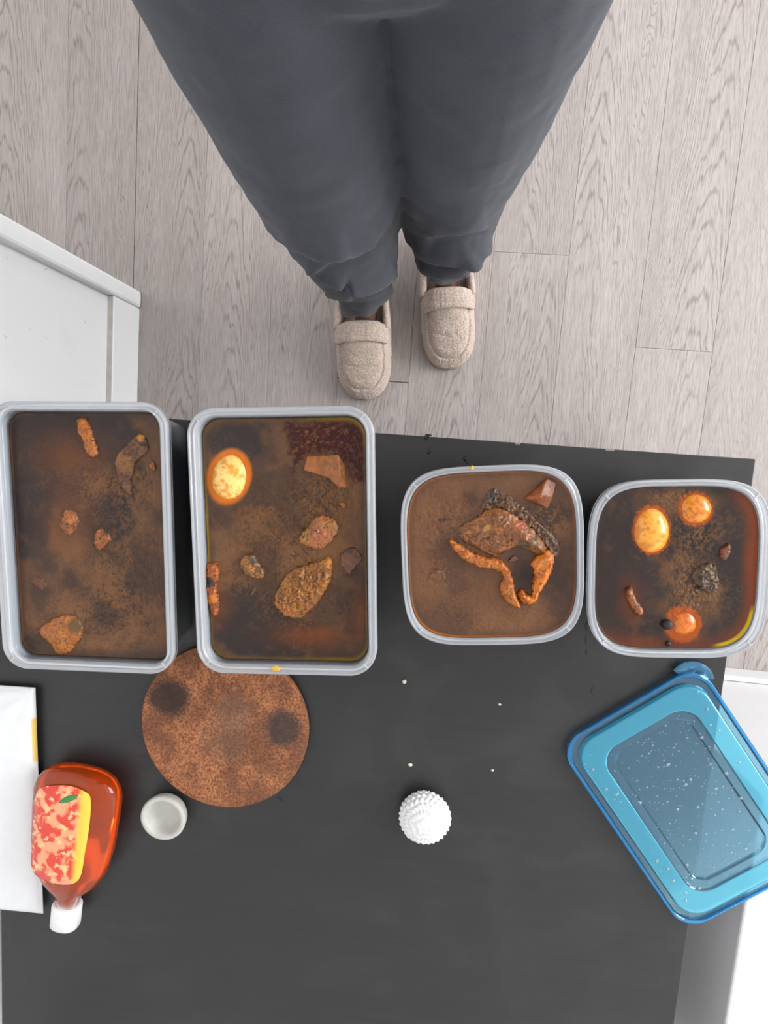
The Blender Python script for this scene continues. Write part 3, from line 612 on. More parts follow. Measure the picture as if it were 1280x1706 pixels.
lump(t4, 'meat_chunk', [(318, 890), (368, 858), (388, 950), (452, 1030), (432, 1068), (380, 1042), (340, 962)], k, o4, .0055, ((156, 84, 30), (124, 62, 26), (76, 38, 18)), 'glossy slim brown piece lower left in the right end tub', 'meat', seed=58, rough=.0009)
lump(t4, 'meat_chunk', [(958, 622), (1010, 568), (1034, 620), (992, 692), (952, 672)], k, o4, .0038, RD, 'small reddish chunk right of centre in the right end tub', 'meat', seed=59, rough=.0008)
lump(t4, 'sediment_clump', [(748, 820), (800, 740), (882, 708), (934, 740), (946, 850), (902, 924), (826, 884)], k, o4, .0045, ((104, 76, 46), (84, 60, 40), (46, 32, 22)), 'knobbly brown clump right of centre in the right end tub', 'food', seed=64, rough=.0028, freq=320, spots=[(885, 740, 22, (120, 100, 60)), (815, 860, 18, (20, 14, 12))])
def pepper(tub, px, py, r, label):
    s = (H - tub.zs) / F * r; p = P(px, py, tub.zs); bm = bmesh.new(); bmesh.ops.create_icosphere(bm, subdivisions=4, radius=s)
    for v in bm.verts: v.co *= 1 + .10 * (math.sin(v.co.x * 2600) * math.sin(v.co.y * 2300 + 1) * math.sin(v.co.z * 2500 + 2))
    me = bpy.data.meshes.new('peppercorn'); bm.to_mesh(me); bm.free(); me.materials.append(M_PEPPER); me.polygons.foreach_set('use_smooth', [True] * len(me.polygons))
    o = bpy.data.objects.new('peppercorn', me); COL.objects.link(o); o.location = (p[0], p[1], tub.zs + s * .35); tag(o, label, 'peppercorn')
M_PEPPER = simple('black_peppercorn', (.018, .011, .009), .5, .3, 700, .4, .001)
pepper(t4, 1110.7, 1039.5, 8.6, 'round black peppercorn beside the sunken orange egg')
pepper(t4, 1113, 1072, 4.5, 'small dark peppercorn near the bottom rim of the right end tub')
# oil drops on the rims
M_OIL = simple('yellow_oil', (.62, .40, .04), .2, .1)
def oil_drop(tub, px, py, rx, ry, label):
    p = P(px, py, tub.zr); s = (H - tub.zr) / F; bm = bmesh.new(); bmesh.ops.create_icosphere(bm, subdivisions=3, radius=1)
    for v in bm.verts: v.co = Vector((v.co.x * rx * s, v.co.y * ry * s, v.co.z * .0011)) * (1 + .12 * math.sin(5 * math.atan2(v.co.y, v.co.x)))
    me = bpy.data.meshes.new('oil_drop'); bm.to_mesh(me); bm.free(); me.materials.append(M_OIL); me.polygons.foreach_set('use_smooth', [True] * len(me.polygons))
    o = bpy.data.objects.new('oil_drop', me); COL.objects.link(o); o.location = (p[0], p[1], tub.zr - .0008); tag(o, label, 'oil drop')
oil_drop(t2, 459.5, 1114, 9, 5, 'yellow oil smear on the near rim of the egg-holding oblong tub')
oil_drop(t3, 787, 779.5, 3.2, 4.0, 'yellow oil drop on the far rim of the squarish tub')

# ------------------------------------------------------------------ cork mat
def cork_mat(spots):
    t = NT('scorched_cork'); c = t.coords(); n1 = t.noise(c, 300, 4, .7); n2 = t.noise(c, 26, 4); n3 = t.noise(c, 620, 2, .6)
    col = t.mix(t.ramp(n1, .3, .7), (.13, .042, .020), (.50, .20, .085))
    col = t.mix(t.math('MULTIPLY', t.ramp(n3, .58, .72), .7), col, (.50, .25, .13))
    col = t.mix(t.math('MULTIPLY', t.ramp(n3, .42, .32), .6), col, (.05, .018, .010))
    col = t.mix(t.math('MULTIPLY', t.ramp(n2, .40, .62), .62), col, (.10, .042, .025))
    for (x, y, r, k, cc) in spots:
        d = t.n('VectorMath', operation='DISTANCE'); t.set(d.inputs[0], c); d.inputs[1].default_value = (x, y, .008)
        e = t.math('ADD', d.outputs['Value'], t.math('MULTIPLY_ADD', n2, .03, -.015)); e = t.math('ADD', e, t.math('MULTIPLY_ADD', n1, .012, -.006))
        col = t.mix(t.math('MULTIPLY', t.ramp(e, r * 1.15, r * .6), k), col, cc)
    return t.done(t.bsdf(Base_Color=col, Roughness=.75, Normal=t.bump(n1, .35, .0012), Specular_IOR_Level=.25))
TP = P(373, 1212, TZ + .009); TR = (P(512, 1212, TZ + .009) - P(234.5, 1212, TZ + .009))[0] / 2
trivet = empty('cork_mat', (TP[0], TP[1], TZ)); tag(trivet, 'round reddish-brown cork pot mat with two black scorch marks', 'pot mat')
def tl(px, py): q = P(px, py, TZ + .009) - TP; return q[0], q[1]
s1, s2, s3, s4 = tl(283, 1163), tl(470, 1215), tl(375, 1235), tl(390, 1185)
M_CORK = cork_mat([(*s3, .036, .35, (.14, .09, .06)), (*s4, .03, .35, (.16, .10, .07)), (*s1, .031, .88, (.028, .020, .018)), (*s2, .029, .85, (.040, .034, .032))])
th = np.linspace(0, 2 * np.pi, 128, endpoint=False); cs = np.c_[np.cos(th), np.sin(th)]
loft('cork_disc', [np.c_[cs * r, np.full(128, z)] for r, z in ((TR - .001, .0004), (TR, .0014), (TR, .0076), (TR - .0005, .0086), (TR - .0015, .009), (TR * .9, .009), (TR * .6, .009), (TR * .2, .009))], M_CORK, trivet)

# ------------------------------------------------------------------ blue lid
M_LID_RIM = clear_plastic('blue_lid_rim', (.40, .80, .98), (.05, .42, .86), .46, .12)
M_LID_CLR = clear_plastic('blue_lid_clear', (.62, .88, .95), (.18, .47, .74), .20, .10)
M_LID_FRO = clear_plastic('blue_lid_frosted', (.60, .95, .98), (.13, .72, 1.0), .48, .3)
M_DROP = clear_plastic('water_drop', (.95, .98, 1), (.80, .92, 1), .45, .05)
LA = P(938, 1243, TZ + .01); LB = P(1160, 1113, TZ + .01); LC = P(1280, 1312, TZ + .01)
ux = (LB - LA)[:2]; LW = .205; ang = math.atan2(ux[1], ux[0]); LLEN = .305
dirx = np.array([math.cos(ang), math.sin(ang)]); diry = np.array([math.sin(ang), -math.cos(ang)])   # diry runs down the picture
mid = (LA[:2] + LB[:2]) / 2 - diry * .003; lc = mid + diry * LLEN / 2
lid = empty('storage_lid', (lc[0], lc[1], TZ), ang); tag(lid, 'translucent blue plastic tub lid with water drops, overhanging the table edge', 'lid')
def ll(d, z, r=.034, n=200): return np.c_[rrect(LW / 2 - d, LLEN / 2 - d, .034 - .16 * d if d < .047 else .0235 - (d - .0478) * 5.5, n), np.full(n, z)]
def sheet(name, prof, mat, thick=.0009, solid=False):
    up = [ll(d, z) for d, z in prof]; dn = [ll(d, z - thick) for d, z in prof]
    if solid: return loft(name, dn[::-1][:0] + [*dn[::-1], *up], mat, lid)
    return loft(name, up + dn[::-1], mat, lid, closed=True, smooth=False)
sheet('lid_rim', [(0, .0012), (0, .0085), (.0012, .0098), (.0032, .0098), (.0042, .0085)], M_LID_RIM)
sheet('groove', [(.0043, .0084), (.0052, .0056), (.0112, .0052), (.0120, .0060)], M_LID_CLR)
sheet('frosted_band', [(.0121, .0061), (.0132, .0105), (.0145, .0112), (.0360, .0112), (.0370, .0106)], M_LID_FRO)
pr = [(.0371, .0105), (.0382, .0086), (.0478, .0084), (.0490, .0066), (.0500, .0060)]
loft('clear_panel', [ll(d, z - .0009) for d, z in pr[::-1]] + [ll(d, z) for d, z in pr], M_LID_CLR, lid, smooth=False)
ta = np.radians(np.linspace(0, 360, 64, endpoint=False)); tc_ = np.array([LW / 2 - .020, LLEN / 2 - .018])
tabp = np.c_[tc_[0] + .0275 * np.cos(ta), tc_[1] + .0275 * np.sin(ta)]
tin = tabp - tc_
# the tab: a crescent outside the rounded corner of the lid
rl = rrect(LW / 2 + .0001, LLEN / 2 + .0001, .034, 400)
a0, a1 = -22, 112; ca = np.radians(np.linspace(a0, a1, 40)); outp = np.c_[tc_[0] + .0275 * np.cos(ca), tc_[1] + .0275 * np.sin(ca)]
inp = np.array([rl[np.argmin(((rl - (tc_ + (q - tc_) * s_)) ** 2).sum(1))] for q, s_ in zip(outp, [.75] * 40)])
q_ = lambda z, inset=0: np.concatenate([np.c_[outp + (inp - outp) * inset, np.full(40, z)], np.c_[inp[::-1], np.full(40, z)]])
loft('pull_tab', [q_(.0062), q_(.0075), q_(.0078, .06)], clear_plastic('blue_tab', (.50, .82, .95), (.10, .45, .80), .34, .1), lid)
# water drops: far too many and too fine to pick apart
rng = np.random.RandomState(4); V = []; Fc = []; base = 0
for k_ in range(330):
    if k_ < 270: x, y = rng.uniform(-.060, .060), rng.uniform(-.108, .108); z = .0085 if (abs(x) > .0535 or abs(y) > .1035) else .0061; r = rng.choice([.0006, .0009, .0013, .0022], p=[.5, .3, .15, .05])
    else:
        sgn = rng.choice([-1, 1]); x = sgn * rng.uniform(.069, .086); y = rng.uniform(-.12, .13); z = .0113; r = rng.choice([.0005, .0008, .002], p=[.5, .35, .15])
    n = 8; a = np.linspace(0, 2 * np.pi, n, endpoint=False); e = rng.uniform(.8, 1.3)
    for (q, hz) in ((1, 0), (.75, .45), (.3, .62)):
        V += [(x + r * q * math.cos(t) * e, y + r * q * math.sin(t), z + r * hz) for t in a]
    for q in range(2): Fc += [[base + q * n + i, base + q * n + (i + 1) % n, base + (q + 1) * n + (i + 1) % n, base + (q + 1) * n + i] for i in range(n)]
    Fc.append([base + 2 * n + i for i in range(n)]); base += 3 * n
tag(mk('water_drops', np.array(V), Fc, M_DROP, lid), kind='stuff')

# ------------------------------------------------------------------ white paper packet
def packet_mat():
    t = NT('white_coated_paper'); c = t.coords(); sp = t.n('SeparateXYZ'); t.set(sp.inputs[0], c)
    n = t.noise(c, 45, 4)
    ye = t.math('MULTIPLY', t.ramp(sp.outputs[0], -.0055, -.0040), t.math('MULTIPLY', t.ramp(sp.outputs[1], -.040, -.046), t.ramp(sp.outputs[1], -.112, -.102)))
    col = t.mix(n, (.76, .765, .775), (.84, .845, .85)); col = t.mix(ye, col, (.78, .55, .14))
    return t.done(t.bsdf(Base_Color=col, Roughness=.22, Normal=t.bump(n, .12, .002)))
PKT = P(57, 1147, TZ + .010); pk = empty('paper_packet', (PKT[0], PKT[1], TZ), -math.radians(2.0)); tag(pk, 'white coated paper packet with a yellow edge patch lying at the left', 'packet')
pw, pl, ph = .26, .34, .015; NX, NY = 70, 80
gx = np.linspace(-1, 1, NX); gy = np.linspace(-1, 1, NY); GX, GY = np.meshgrid(gx, gy, indexing='ij')
dome = (1 - np.abs(GX) ** 10) ** .5 * (1 - np.abs(GY) ** 14) ** .5
X_ = -pw / 2 + GX * pw / 2 ; Y_ = -pl / 2 + GY * pl / 2
cre = np.zeros_like(GX)
for (dx, dy, wd, am) in ((-1, -.10, .006, .0016), (-.9, -.42, .008, -.0018), (-.8, -.62, .008, .0015), (-.45, -.9, .009, -.0012)):   # folds fan out of the corner
    nl = math.hypot(dx, dy); u = ((X_ + .006) * dx + (Y_ + .006) * dy) / nl; d_ = ((X_ + .006) * -dy + (Y_ + .006) * dx) / nl
    cre += am * np.exp(-(d_ / (wd * (.4 + np.clip(u, 0, .1) * 8))) ** 2) * sst(0, .012, u) * sst(.13, .03, u)
ZT = .5 * ph * (1 + dome) + cre * dome + (fbm(X_, Y_, 40, 3, 90) - .5) * .0012 * dome; ZB = .5 * ph * (1 - dome) + .0004
vt = np.c_[X_.ravel(), Y_.ravel(), ZT.ravel()]; vb = np.c_[X_.ravel(), Y_.ravel(), ZB.ravel()]; ii = np.arange(NX * NY).reshape(NX, NY)
q1 = np.stack([ii[:-1, :-1], ii[1:, :-1], ii[1:, 1:], ii[:-1, 1:]], -1).reshape(-1, 4); rim_ = list(ii[:, 0]) + list(ii[-1, 1:]) + list(ii[-2::-1, -1]) + list(ii[0, -2:0:-1])
fs = q1.tolist() + (q1[:, ::-1] + NX * NY).tolist() + [[rim_[(i + 1) % len(rim_)], rim_[i], rim_[i] + NX * NY, rim_[(i + 1) % len(rim_)] + NX * NY] for i in range(len(rim_))]
fs = [[int(x) for x in q] for q in fs]
M_PKT = packet_mat()
mk('paper_bag', np.concatenate([vt, vb]), fs, M_PKT, pk)
fl = np.array([(-pw, -.001), (-.004, -.001), (-.001, -.004), (-.001, -.012), (-.004, -.010), (-pw, -.006)])
for o_ in (box('folded_flap', (-pw + .01, -.012, ph * .5), (-.004, -.0015, ph * .5 + .002), M_PKT, pk, .0008, 1),): pass

# ------------------------------------------------------------------ orange soap bottle, lying on its back
M_SOAP = clear_plastic('orange_soap', (1.0, .30, .08), (.95, .15, .012), .42, .06)
def label_mat():
    t = NT('fruit_label'); c = t.coords(); n = t.noise(c, 55, 4, .5, .8); n2 = t.noise(c, 90, 3)
    col = t.mix(t.ramp(n, .40, .52), (.92, .36, .18), (.70, .045, .02)); col = t.mix(t.ramp(n2, .56, .62), col, (.95, .52, .22))
    sp = t.n('SeparateXYZ'); t.set(sp.inputs[0], c)
    ye = t.math('MULTIPLY', t.ramp(sp.outputs[0], .012, .022), t.ramp(sp.outputs[1], .078, .070)); col = t.mix(ye, col, (.93, .55, .06))
    return t.done(t.bsdf(Base_Color=col, Roughness=.25))
M_LABEL = label_mat(); M_LEAF = simple('printed_leaf', (.03, .22, .04), .3, .25, 200); M_CAP = simple('white_cap', (.80, .80, .78), .35)
BP = P(136, 1278, TZ + .022); BA = math.radians(-9)
bot = empty('soap_bottle', (BP[0], BP[1], TZ), BA); tag(bot, 'clear orange-red soap bottle with a fruit label, lying by the white packet', 'bottle')
BW, BT = .060, .023                                        # half width, half thickness; axis runs along -y from the base at y = 0
prof = [(-.0002, .20, .30), (-.001, .42, .5), (-.0045, .64, .70), (-.011, .82, .86), (-.021, .94, .96), (-.034, 1, 1), (-.06, 1, 1), (-.11, .96, 1), (-.145, .86, .95), (-.168, .66, .85), (-.182, .42, .7), (-.190, .26, .55), (-.205, .24, .52)]
sq = squircle(1, 1, 2.6, 72)
def bl(y, sx, sz, dz=0, k_=1.0): return np.c_[sq[:, 0] * BW * sx * k_, np.full(72, y), BT + .0006 + sq[:, 1] * BT * sz * k_ + dz]
loft('bottle_body', [bl(*q) for q in prof], M_SOAP, bot)
lx = spline([(-.052, -.055), (-.042, -.026), (-.008, -.0125), (.020, -.015), (.031, -.031), (.030, -.10), (.02, -.15), (-.04, -.15), (-.048, -.10), (-.050, -.06)], 80)[:-1]
surf = lambda x, y: 2 * BT * .5 + .0006 + BT * (1 - min(1, abs(x) / BW) ** 2.6) ** (1 / 2.6)
l0 = np.array([(x, y, surf(x, y) + .0002) for x, y in lx]); cenl = lx.mean(0)
rings = [np.array([(cenl[0] + (x - cenl[0]) * q, cenl[1] + (y - cenl[1]) * q, surf(cenl[0] + (x - cenl[0]) * q, 0) + .0006) for x, y in lx]) for q in (.995, .8, .6, .4, .2, .03)]
loft('label', [l0] + rings, M_LABEL, bot)
lf = np.array([(-.014, -.040), (-.008, -.031), (.002, -.0235), (.015, -.0205), (.011, -.0280), (.000, -.036)]); lf = smooth_poly(lf, 2)
loft('printed_leaf', [np.array([(x, y, surf(x, 0) + .0004) for x, y in lf]), np.array([(x, y, surf(x, 0) + .0010) for x, y in lf.mean(0) + (lf - lf.mean(0)) * .95])], M_LEAF, bot)
cap = [bl(-.2045, .30, .62), bl(-.206, .32, .66), bl(-.236, .32, .66), bl(-.238, .29, .6)]
loft('cap', cap, M_CAP, bot)

# ------------------------------------------------------------------ pale round bowl-shaped jar and bumpy pad at the near edge
M_JAR = simple('grey_white_ceramic', (.50, .49, .45), .4, .15, 90)
JP = P(271, 1364, TZ + .02); jr = .0315
jar = empty('small_pot', (JP[0], JP[1], TZ)); tag(jar, 'small grey-white round pot at the near edge beside the cork mat', 'pot')
loft('pot_wall', [np.c_[cs * r, np.full(128, z)] for r, z in ((jr * .7, .0006), (jr * .80, .0012), (jr * .94, .008), (jr * .99, .015), (jr, .018), (jr * .98, .0205), (jr * .90, .0215), (jr * .80, .0205), (jr * .74, .017), (jr * .68, .009), (jr * .5, .006), (jr * .05, .0055))], M_JAR, jar)
M_PAD = simple('white_bumpy_cotton', (.80, .79, .78), .9, .06, 200, .3, .001)
WP = P(708, 1366, TZ + .02); bm = bmesh.new(); bmesh.ops.create_icosphere(bm, subdivisions=6, radius=1)
co = np.array([v.co[:] for v in bm.verts]); fc = [[v.index for v in f.verts] for f in bm.faces]; bm.free()
az = np.arctan2(co[:, 1], co[:, 0]); el = np.arcsin(np.clip(co[:, 2], -1, 1))
bump_ = np.abs(np.sin(az * 14 + np.sin(el * 9))) * np.abs(np.sin(el * 11 + .5 * np.sin(az * 5))); rr_ = 1 + .085 * bump_ * np.cos(el) ** .3 + .06 * (noise3(co + 2, 6, 3, 7) - .5)
co = co * rr_[:, None] * np.array([.0325, .0325, .021]); co[:, 2] = np.maximum(co[:, 2], -.014) + .0145
pad = mk('scrubbing_pad', co, fc, M_PAD); pad.location = (WP[0], WP[1], TZ); tag(pad, 'white bumpy round pad at the near edge of the black table', 'pad')

# ------------------------------------------------------------------ person
def skin_mesh(name, verts, edges, radii, root, sub=2):
    me = bpy.data.meshes.new(name); me.from_pydata(verts, edges, []); o = bpy.data.objects.new(name, me); COL.objects.link(o)
    m = o.modifiers.new('skin', 'SKIN'); sv = me.skin_vertices[0].data
    for i, r in enumerate(radii): sv[i].radius = r if isinstance(r, tuple) else (r, r); sv[i].use_root = (i == root)
    s = o.modifiers.new('sub', 'SUBSURF'); s.levels = sub; s.render_levels = sub
    dg = bpy.context.evaluated_depsgraph_get(); dg.update(); n = bpy.data.meshes.new_from_object(o.evaluated_get(dg)); o.modifiers.clear(); o.data = n; n.name = name
    n.polygons.foreach_set('use_smooth', [True] * len(n.polygons)); return o
LX, RX = -.128, .044
LEGS = {'L': dict(toe=np.array([-.132, .114]), rot=0.0, ank=(-.124, .318), knee=(-.112, .285, .46), hip=(-.122, .372, .86), sc=1.0),
        'R': dict(toe=np.array([.0475, .175]), rot=math.radians(3.0), ank=(.038, .378), knee=(.030, .335, .46), hip=(.052, .380, .86), sc=.95)}
vs, es, rs = [(-.035, .395, .92), (-.035, .40, 1.02), (-.035, .40, 1.12)], [(0, 1), (1, 2)], [(.10, .085), (.10, .08), (.11, .085)]
for L in LEGS.values():
    b0 = len(vs); ax, ay = L['ank']
    vs += [tuple(L['hip']), ((L['hip'][0] + L['knee'][0]) / 2, (L['hip'][1] + L['knee'][1]) / 2, .66), L['knee'], ((L['knee'][0] + ax) / 2, (L['knee'][1] + ay) / 2 + .01, .30), (ax, ay, .13), (ax, ay + .004, .075), (ax, ay - .06, .040), (ax, ay - .12, .031), (ax, ay - .155, .027)]
    es += [(0, b0)] + [(b0 + i, b0 + i + 1) for i in range(8)]; rs += [.074, .062, .048, .044, .030, .030, .022, .015, .010]
person = skin_mesh('person', vs, es, rs, 0); person.data.materials.append(M_SKIN)
tag(person, 'person standing at the table in charcoal trousers and beige fleece slippers', 'person')

# slippers
def slipper(L, name_label):
    T = .272; s_ = L['sc']; root = empty('slipper', (L['toe'][0], L['toe'][1], 0), L['rot'], person); root['label'] = name_label
    def hw(s):
        s = np.asarray(s, float); a = np.clip(s / .085, 0, 1); e = np.clip((T - s) / .05, 0, 1)
        return s_ * .0575 * (1 - (1 - a) ** 2.5) ** (1 / 2.3) * (1 - .13 * sst(.12, .24, s)) * (1 - (1 - e) ** 2.4) ** (1 / 2.4)
    sd = 31 if s_ == 1 else 57
    # vamp (local: x across, y from the toe back)
    NS, NA = 130, 96; S = .0006 + (np.linspace(0, 1, NS) ** 1.5) * .146; A = np.linspace(0, np.pi, NA)
    SS, AA = np.meshgrid(S, A, indexing='ij'); Wd = hw(SS); top_ = .030 + .036 * sst(0, .13, SS); top_ = top_ * (1 - (1 - np.clip(SS / .03, 0, 1)) ** 2.2 * .75)
    ca, sa = np.cos(AA), np.sin(AA); x = Wd * np.sign(ca) * np.abs(ca) ** .85; z = .010 + top_ * np.abs(sa) ** .72
    q = ((np.abs(x) / (Wd + 1e-6)) ** 3.2 + np.clip(1 - .24 * SS / .018, 0, 1) ** 3.2) ** (1 / 3.2); q = q + (fbm(SS, AA * .05, 70, 2, sd) - .5) * .05
    groove = np.exp(-((q - .76) / .035) ** 2); nrm = np.stack([ca * .8, -(1 - np.clip(SS / .03, 0, 1)), np.abs(sa) + .2], -1); nrm /= np.linalg.norm(nrm, axis=-1, keepdims=True)
    wr = fbm(SS, x, 28, 3, sd + 3); fl_ = noise3(np.stack([x, SS, z], -1).reshape(-1, 3) + 1, 360, 3, sd + 5).reshape(x.shape)
    disp = -.0032 * groove + .0012 * sst(.7, .6, q) + (wr - .5) * .005 + (fl_ - .5) * .0036
    # soft crease across the instep
    disp += -.0013 * np.exp(-((SS - .072 - .012 * np.cos(AA * 2) + .012 * (wr - .5)) / .004) ** 2) * sst(.8, .6, q)
    v = np.stack([x, SS, z], -1) + nrm * disp[..., None]; v[..., 2] = np.maximum(v[..., 2], .009)
    vi = v * np.array([.88, 1, .90]) + np.array([0, .004, -.001]); ii = np.arange(NS * NA).reshape(NS, NA); n = NS * NA
    qd = np.stack([ii[:-1, :-1], ii[1:, :-1], ii[1:, 1:], ii[:-1, 1:]], -1).reshape(-1, 4); f = qd.tolist() + (qd[:, ::-1] + n).tolist()
    brd = list(ii[0, :]) + list(ii[1:, -1]) + list(ii[-1, -2::-1]) + list(ii[-2:0:-1, 0])
    f += [[int(brd[i]), int(brd[(i + 1) % len(brd)]), int(brd[(i + 1) % len(brd)]) + n, int(brd[i]) + n] for i in range(len(brd))]
    fix_normals(mk('vamp', np.concatenate([v.reshape(-1, 3), vi.reshape(-1, 3)]), f, M_FLEECE, root))
    # collar round the sides and heel
    pth = []; 
    for s in np.linspace(.135, T - .0035, 44): pth.append((float(hw(s)) - .006 * s_, s))
    path = np.array(pth + [(-x_, y_) for x_, y_ in pth[::-1]]); path = spline(path, 200); loops = []
    a = np.linspace(0, 2 * np.pi, 40, endpoint=False)
    for i_, (x_, y_) in enumerate(path):
        t_ = path[min(i_ + 1, 199)] - path[max(i_ - 1, 0)]; t_ /= np.linalg.norm(t_); nn = np.array([t_[1], -t_[0]]); hh_ = .058 - .010 * sst(.16, .24, y_)
        e_ = .0075 * np.sign(np.cos(a)) * np.abs(np.cos(a)) ** .7; zz_ = .008 + hh_ / 2 + hh_ / 2 * np.sign(np.sin(a)) * np.abs(np.sin(a)) ** .55
        lean = -.010 * sst(.03, .068, zz_) * sst(.255, .2, y_)
        loops.append(np.c_[x_ + nn[0] * (e_ - lean * 0), y_ + nn[1] * e_, zz_])
    lv = np.concatenate(loops); nz = (noise3(lv + 1, 330, 3, sd + 8) - .5) * .10 + (noise3(lv + 1, 60, 2, sd + 9) - .5) * .12; cen_ = np.repeat(np.c_[path, np.full(200, .036)], 40, 0); lv = lv + (lv - cen_) * nz[:, None]
    loft('collar', [lv[i * 40:(i + 1) * 40] for i in range(200)], M_FLEECE, root)
    # folded cuff across the instep
    loops = []; wq = float(hw(.122)); a = np.linspace(0, 2 * np.pi, 36, endpoint=False)
    for t_ in np.linspace(math.radians(28), math.radians(152), 90):
        tp = .066; x0 = wq * math.copysign(abs(math.cos(t_)) ** .85, math.cos(t_)); z0 = .010 + tp * math.sin(t_) ** .72
        k_ = min(1, (t_ - math.radians(28)) / .12, (math.radians(152) - t_) / .12); k_ = math.sqrt(max(k_, .02))
        out = np.array([math.cos(t_) * .7, 0, math.sin(t_)]); out /= np.linalg.norm(out)
        ee = np.sign(np.sin(a)) * np.abs(np.sin(a)) ** .6 * .0055 * k_; yy = .122 + .0185 * np.sign(np.cos(a)) * np.abs(np.cos(a)) ** .7 * (.6 + .4 * k_) + .004 * math.sin(t_ * 1.0)
        loops.append(np.c_[x0 + out[0] * (ee + .003), yy, z0 + out[2] * (ee + .003)])
    lv = np.concatenate(loops); nz = (noise3(lv + 1, 340, 3, sd + 2) - .5) * .004; lv = lv + np.array([0, 0, 1.]) * nz[:, None]
    loft('cuff', [lv[i * 36:(i + 1) * 36] for i in range(90)], M_FLEECE, root)
    o = np.array([(float(hw(s)), s) for s in np.linspace(.0008, T - .0008, 60)]); ol = np.concatenate([o, o[::-1] * [-1, 1]])
    cc = np.array([0, T / 2]); loft('sole', [np.c_[cc + (ol - cc) * k_, np.full(len(ol), z)] for k_, z in ((.97, .0003), (1.0, .003), (1.005, .008), (.99, .0105))], M_SOLE, root)
    loft('insole', [np.c_[cc + (ol - cc) * .9, np.full(len(ol), .0106)], np.c_[cc + (ol - cc) * .9, np.full(len(ol), .013)]], M_FLEECE, root)
slipper(LEGS['L'], 'beige fleece slipper nearer the table, left in the photo')
slipper(LEGS['R'], 'beige fleece slipper set further back, right in the photo')

# trousers: two tapering legs and a seat fused into one garment, then folded
def ring(c, rx, ry, n=28):
    a = np.linspace(0, 2 * np.pi, n, endpoint=False); return np.c_[c[0] + rx * np.cos(a), c[1] + ry * np.sin(a), np.full(n, c[2])]
PROF = {'L': [(-.120, .318, .094, .036, .044), (-.119, .312, .13, .042, .050), (-.115, .303, .20, .049, .058), (-.110, .293, .30, .058, .064), (-.108, .284, .42, .069, .068), (-.110, .284, .52, .077, .072), (-.112, .305, .66, .083, .086), (-.116, .345, .80, .092, .104), (-.105, .372, .90, .098, .115)],
        'R': [(.032, .376, .094, .036, .044), (.036, .370, .13, .043, .050), (.036, .358, .18, .043, .056), (.033, .345, .27, .060, .064), (.030, .335, .38, .068, .068), (.030, .330, .50, .073, .072), (.040, .335, .66, .083, .086), (.046, .360, .80, .092, .104), (.036, .380, .90, .098, .115)]}
bm = bmesh.new()
def add_loft(bm, loops):
    rows = [[bm.verts.new(p) for p in l] for l in loops]; n = len(rows[0])
    for r0, r1 in zip(rows[:-1], rows[1:]):
        for i in range(n): bm.faces.new((r0[i], r0[(i + 1) % n], r1[(i + 1) % n], r1[i]))
    bm.faces.new(rows[0][::-1]); bm.faces.new(rows[-1])
for key in 'LR':
    p = spline(np.array(PROF[key]), 40); add_loft(bm, [ring(q[:3], q[3], q[4]) for q in p])
add_loft(bm, [ring((-.035, .375, z), rx, ry, 40) for z, rx, ry in ((.80, .120, .085), (.84, .165, .115), (.92, .172, .122), (1.0, .155, .112))])
me = bpy.data.meshes.new('trousers'); bm.to_mesh(me); bm.free(); tr = bpy.data.objects.new('trousers', me); COL.objects.link(tr)
m = tr.modifiers.new('r', 'REMESH'); m.mode = 'VOXEL'; m.voxel_size = .0042
m2 = tr.modifiers.new('s', 'SMOOTH'); m2.factor = .5; m2.iterations = 6
dg = bpy.context.evaluated_depsgraph_get(); dg.update(); nm = bpy.data.meshes.new_from_object(tr.evaluated_get(dg)); tr.modifiers.clear(); tr.data = nm
nv = len(nm.vertices); co = np.empty(nv * 3); nm.vertices.foreach_get('co', co); co = co.reshape(-1, 3); no = np.empty(nv * 3); nm.vertex_normals.foreach_get('vector', no); no = no.reshape(-1, 3)
def fold_line(pts, am, soft, sharp):
    """a pulled fold: swells on its upper side and tucks under sharply on its lower side"""
    q = np.array([(x / 3.2 + 440, y / 3.2 + 370) for x, y in pts]); q = spline(q, 24); fpx, fpy = proj(co[:, 0], co[:, 1], co[:, 2])
    bd = np.full(nv, 1e9); sg = np.zeros(nv); tt = np.zeros(nv)
    for k_, (a, b) in enumerate(zip(q[:-1], q[1:])):
        e = b - a; t_ = ((fpx - a[0]) * e[0] + (fpy - a[1]) * e[1]) / (e @ e); t_ = np.clip(t_, 0, 1); dx, dy = fpx - a[0] - t_ * e[0], fpy - a[1] - t_ * e[1]; d_ = np.hypot(dx, dy)
        cr = e[0] * dy - e[1] * dx; m_ = d_ < bd; bd = np.where(m_, d_, bd); sg = np.where(m_, np.sign(cr), sg); tt = np.where(m_, (k_ + t_) / 23, tt)
    end = sst(0, .18, tt) * sst(1, .82, tt) * .85 + .15; front = sst(-.1, -.5, no[:, 1] - .4 * no[:, 2])
    up = sg < 0                                            # picture-up side of a line drawn left to right
    return front * end * am * (np.where(up, np.exp(-(bd / soft) ** 2), np.exp(-(bd / sharp) ** 2)) - .6 * np.where(up, 0, np.exp(-((bd - 2.4 * sharp) / (1.8 * sharp)) ** 2)))
D = np.zeros(nv); leftleg = co[:, 0] < -.036
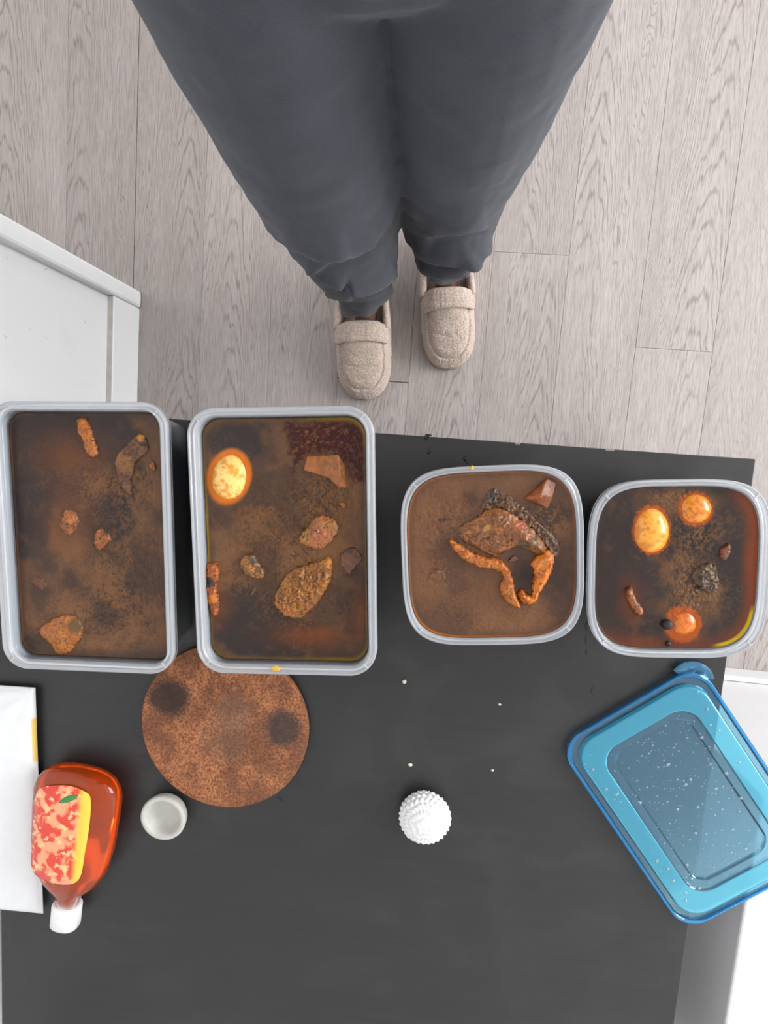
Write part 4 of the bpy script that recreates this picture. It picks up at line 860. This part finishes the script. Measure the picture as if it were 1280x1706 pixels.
for leg, pts, am, soft, sharp in (
        (1, [(215, 215), (280, 255), (350, 290), (440, 322)], .013, 20, 2.6), (1, [(425, 335), (480, 335), (560, 318), (630, 285), (700, 250)], .015, 20, 3.0),
        (1, [(395, 478), (470, 462), (560, 425), (630, 380), (680, 320)], .012, 12, 2.6), (1, [(400, 518), (500, 515), (590, 495), (650, 465), (690, 420)], .010, 9, 2.4),
        (1, [(200, 205), (300, 200), (420, 165), (520, 120), (620, 50)], .008, 24, 5), (1, [(80, 70), (200, 120), (330, 140), (460, 120)], .007, 26, 6),
        (1, [(690, 390), (708, 300), (718, 200), (722, 90)], .008, 8, 2.6), (1, [(330, 370), (400, 395), (470, 400)], .006, 10, 3),
        (0, [(800, 195), (880, 232), (960, 248), (1040, 240), (1100, 195), (1140, 160)], .013, 15, 2.8), (0, [(780, 110), (850, 150), (930, 182), (1050, 188), (1150, 160), (1230, 90)], .010, 16, 3.2),
        (0, [(840, 268), (900, 300), (990, 342), (1050, 325), (1110, 270)], .010, 10, 2.4), (0, [(1060, 285), (1110, 250), (1150, 210)], .003, 10, 3), (0, [(860, 60), (980, 50), (1100, 30), (1200, 20)], .007, 22, 6)):
    D += np.where(leftleg == bool(leg), fold_line(pts, am * 1.25, soft, sharp), 0)
D += (noise3(co + 2, 14, 4, 77) - .5) * .020 * sst(.09, .12, co[:, 2])
co = co + no * (D * .9)[:, None]
lo_ = sst(.17, .10, co[:, 2]); co[:, 2] += lo_ * np.where(leftleg, .024 * sst(-.125, -.085, co[:, 0]), .012 + .012 * sst(.04, .0, co[:, 0]))
nm.vertices.foreach_set('co', co.ravel()); nm.update(); nm.polygons.foreach_set('use_smooth', [True] * len(nm.polygons)); nm.materials.clear(); nm.materials.append(M_TROUSER); tr.parent = person
sh = [ring((-.035, .385, z), rx, ry, 48) for z, rx, ry in ((.915, .176, .128), (.918, .184, .135), (.95, .186, .138), (1.02, .180, .134), (1.10, .186, .136), (1.14, .188, .130), (1.15, .12, .08))]
loft('sweatshirt', sh, M_SHIRT, person)
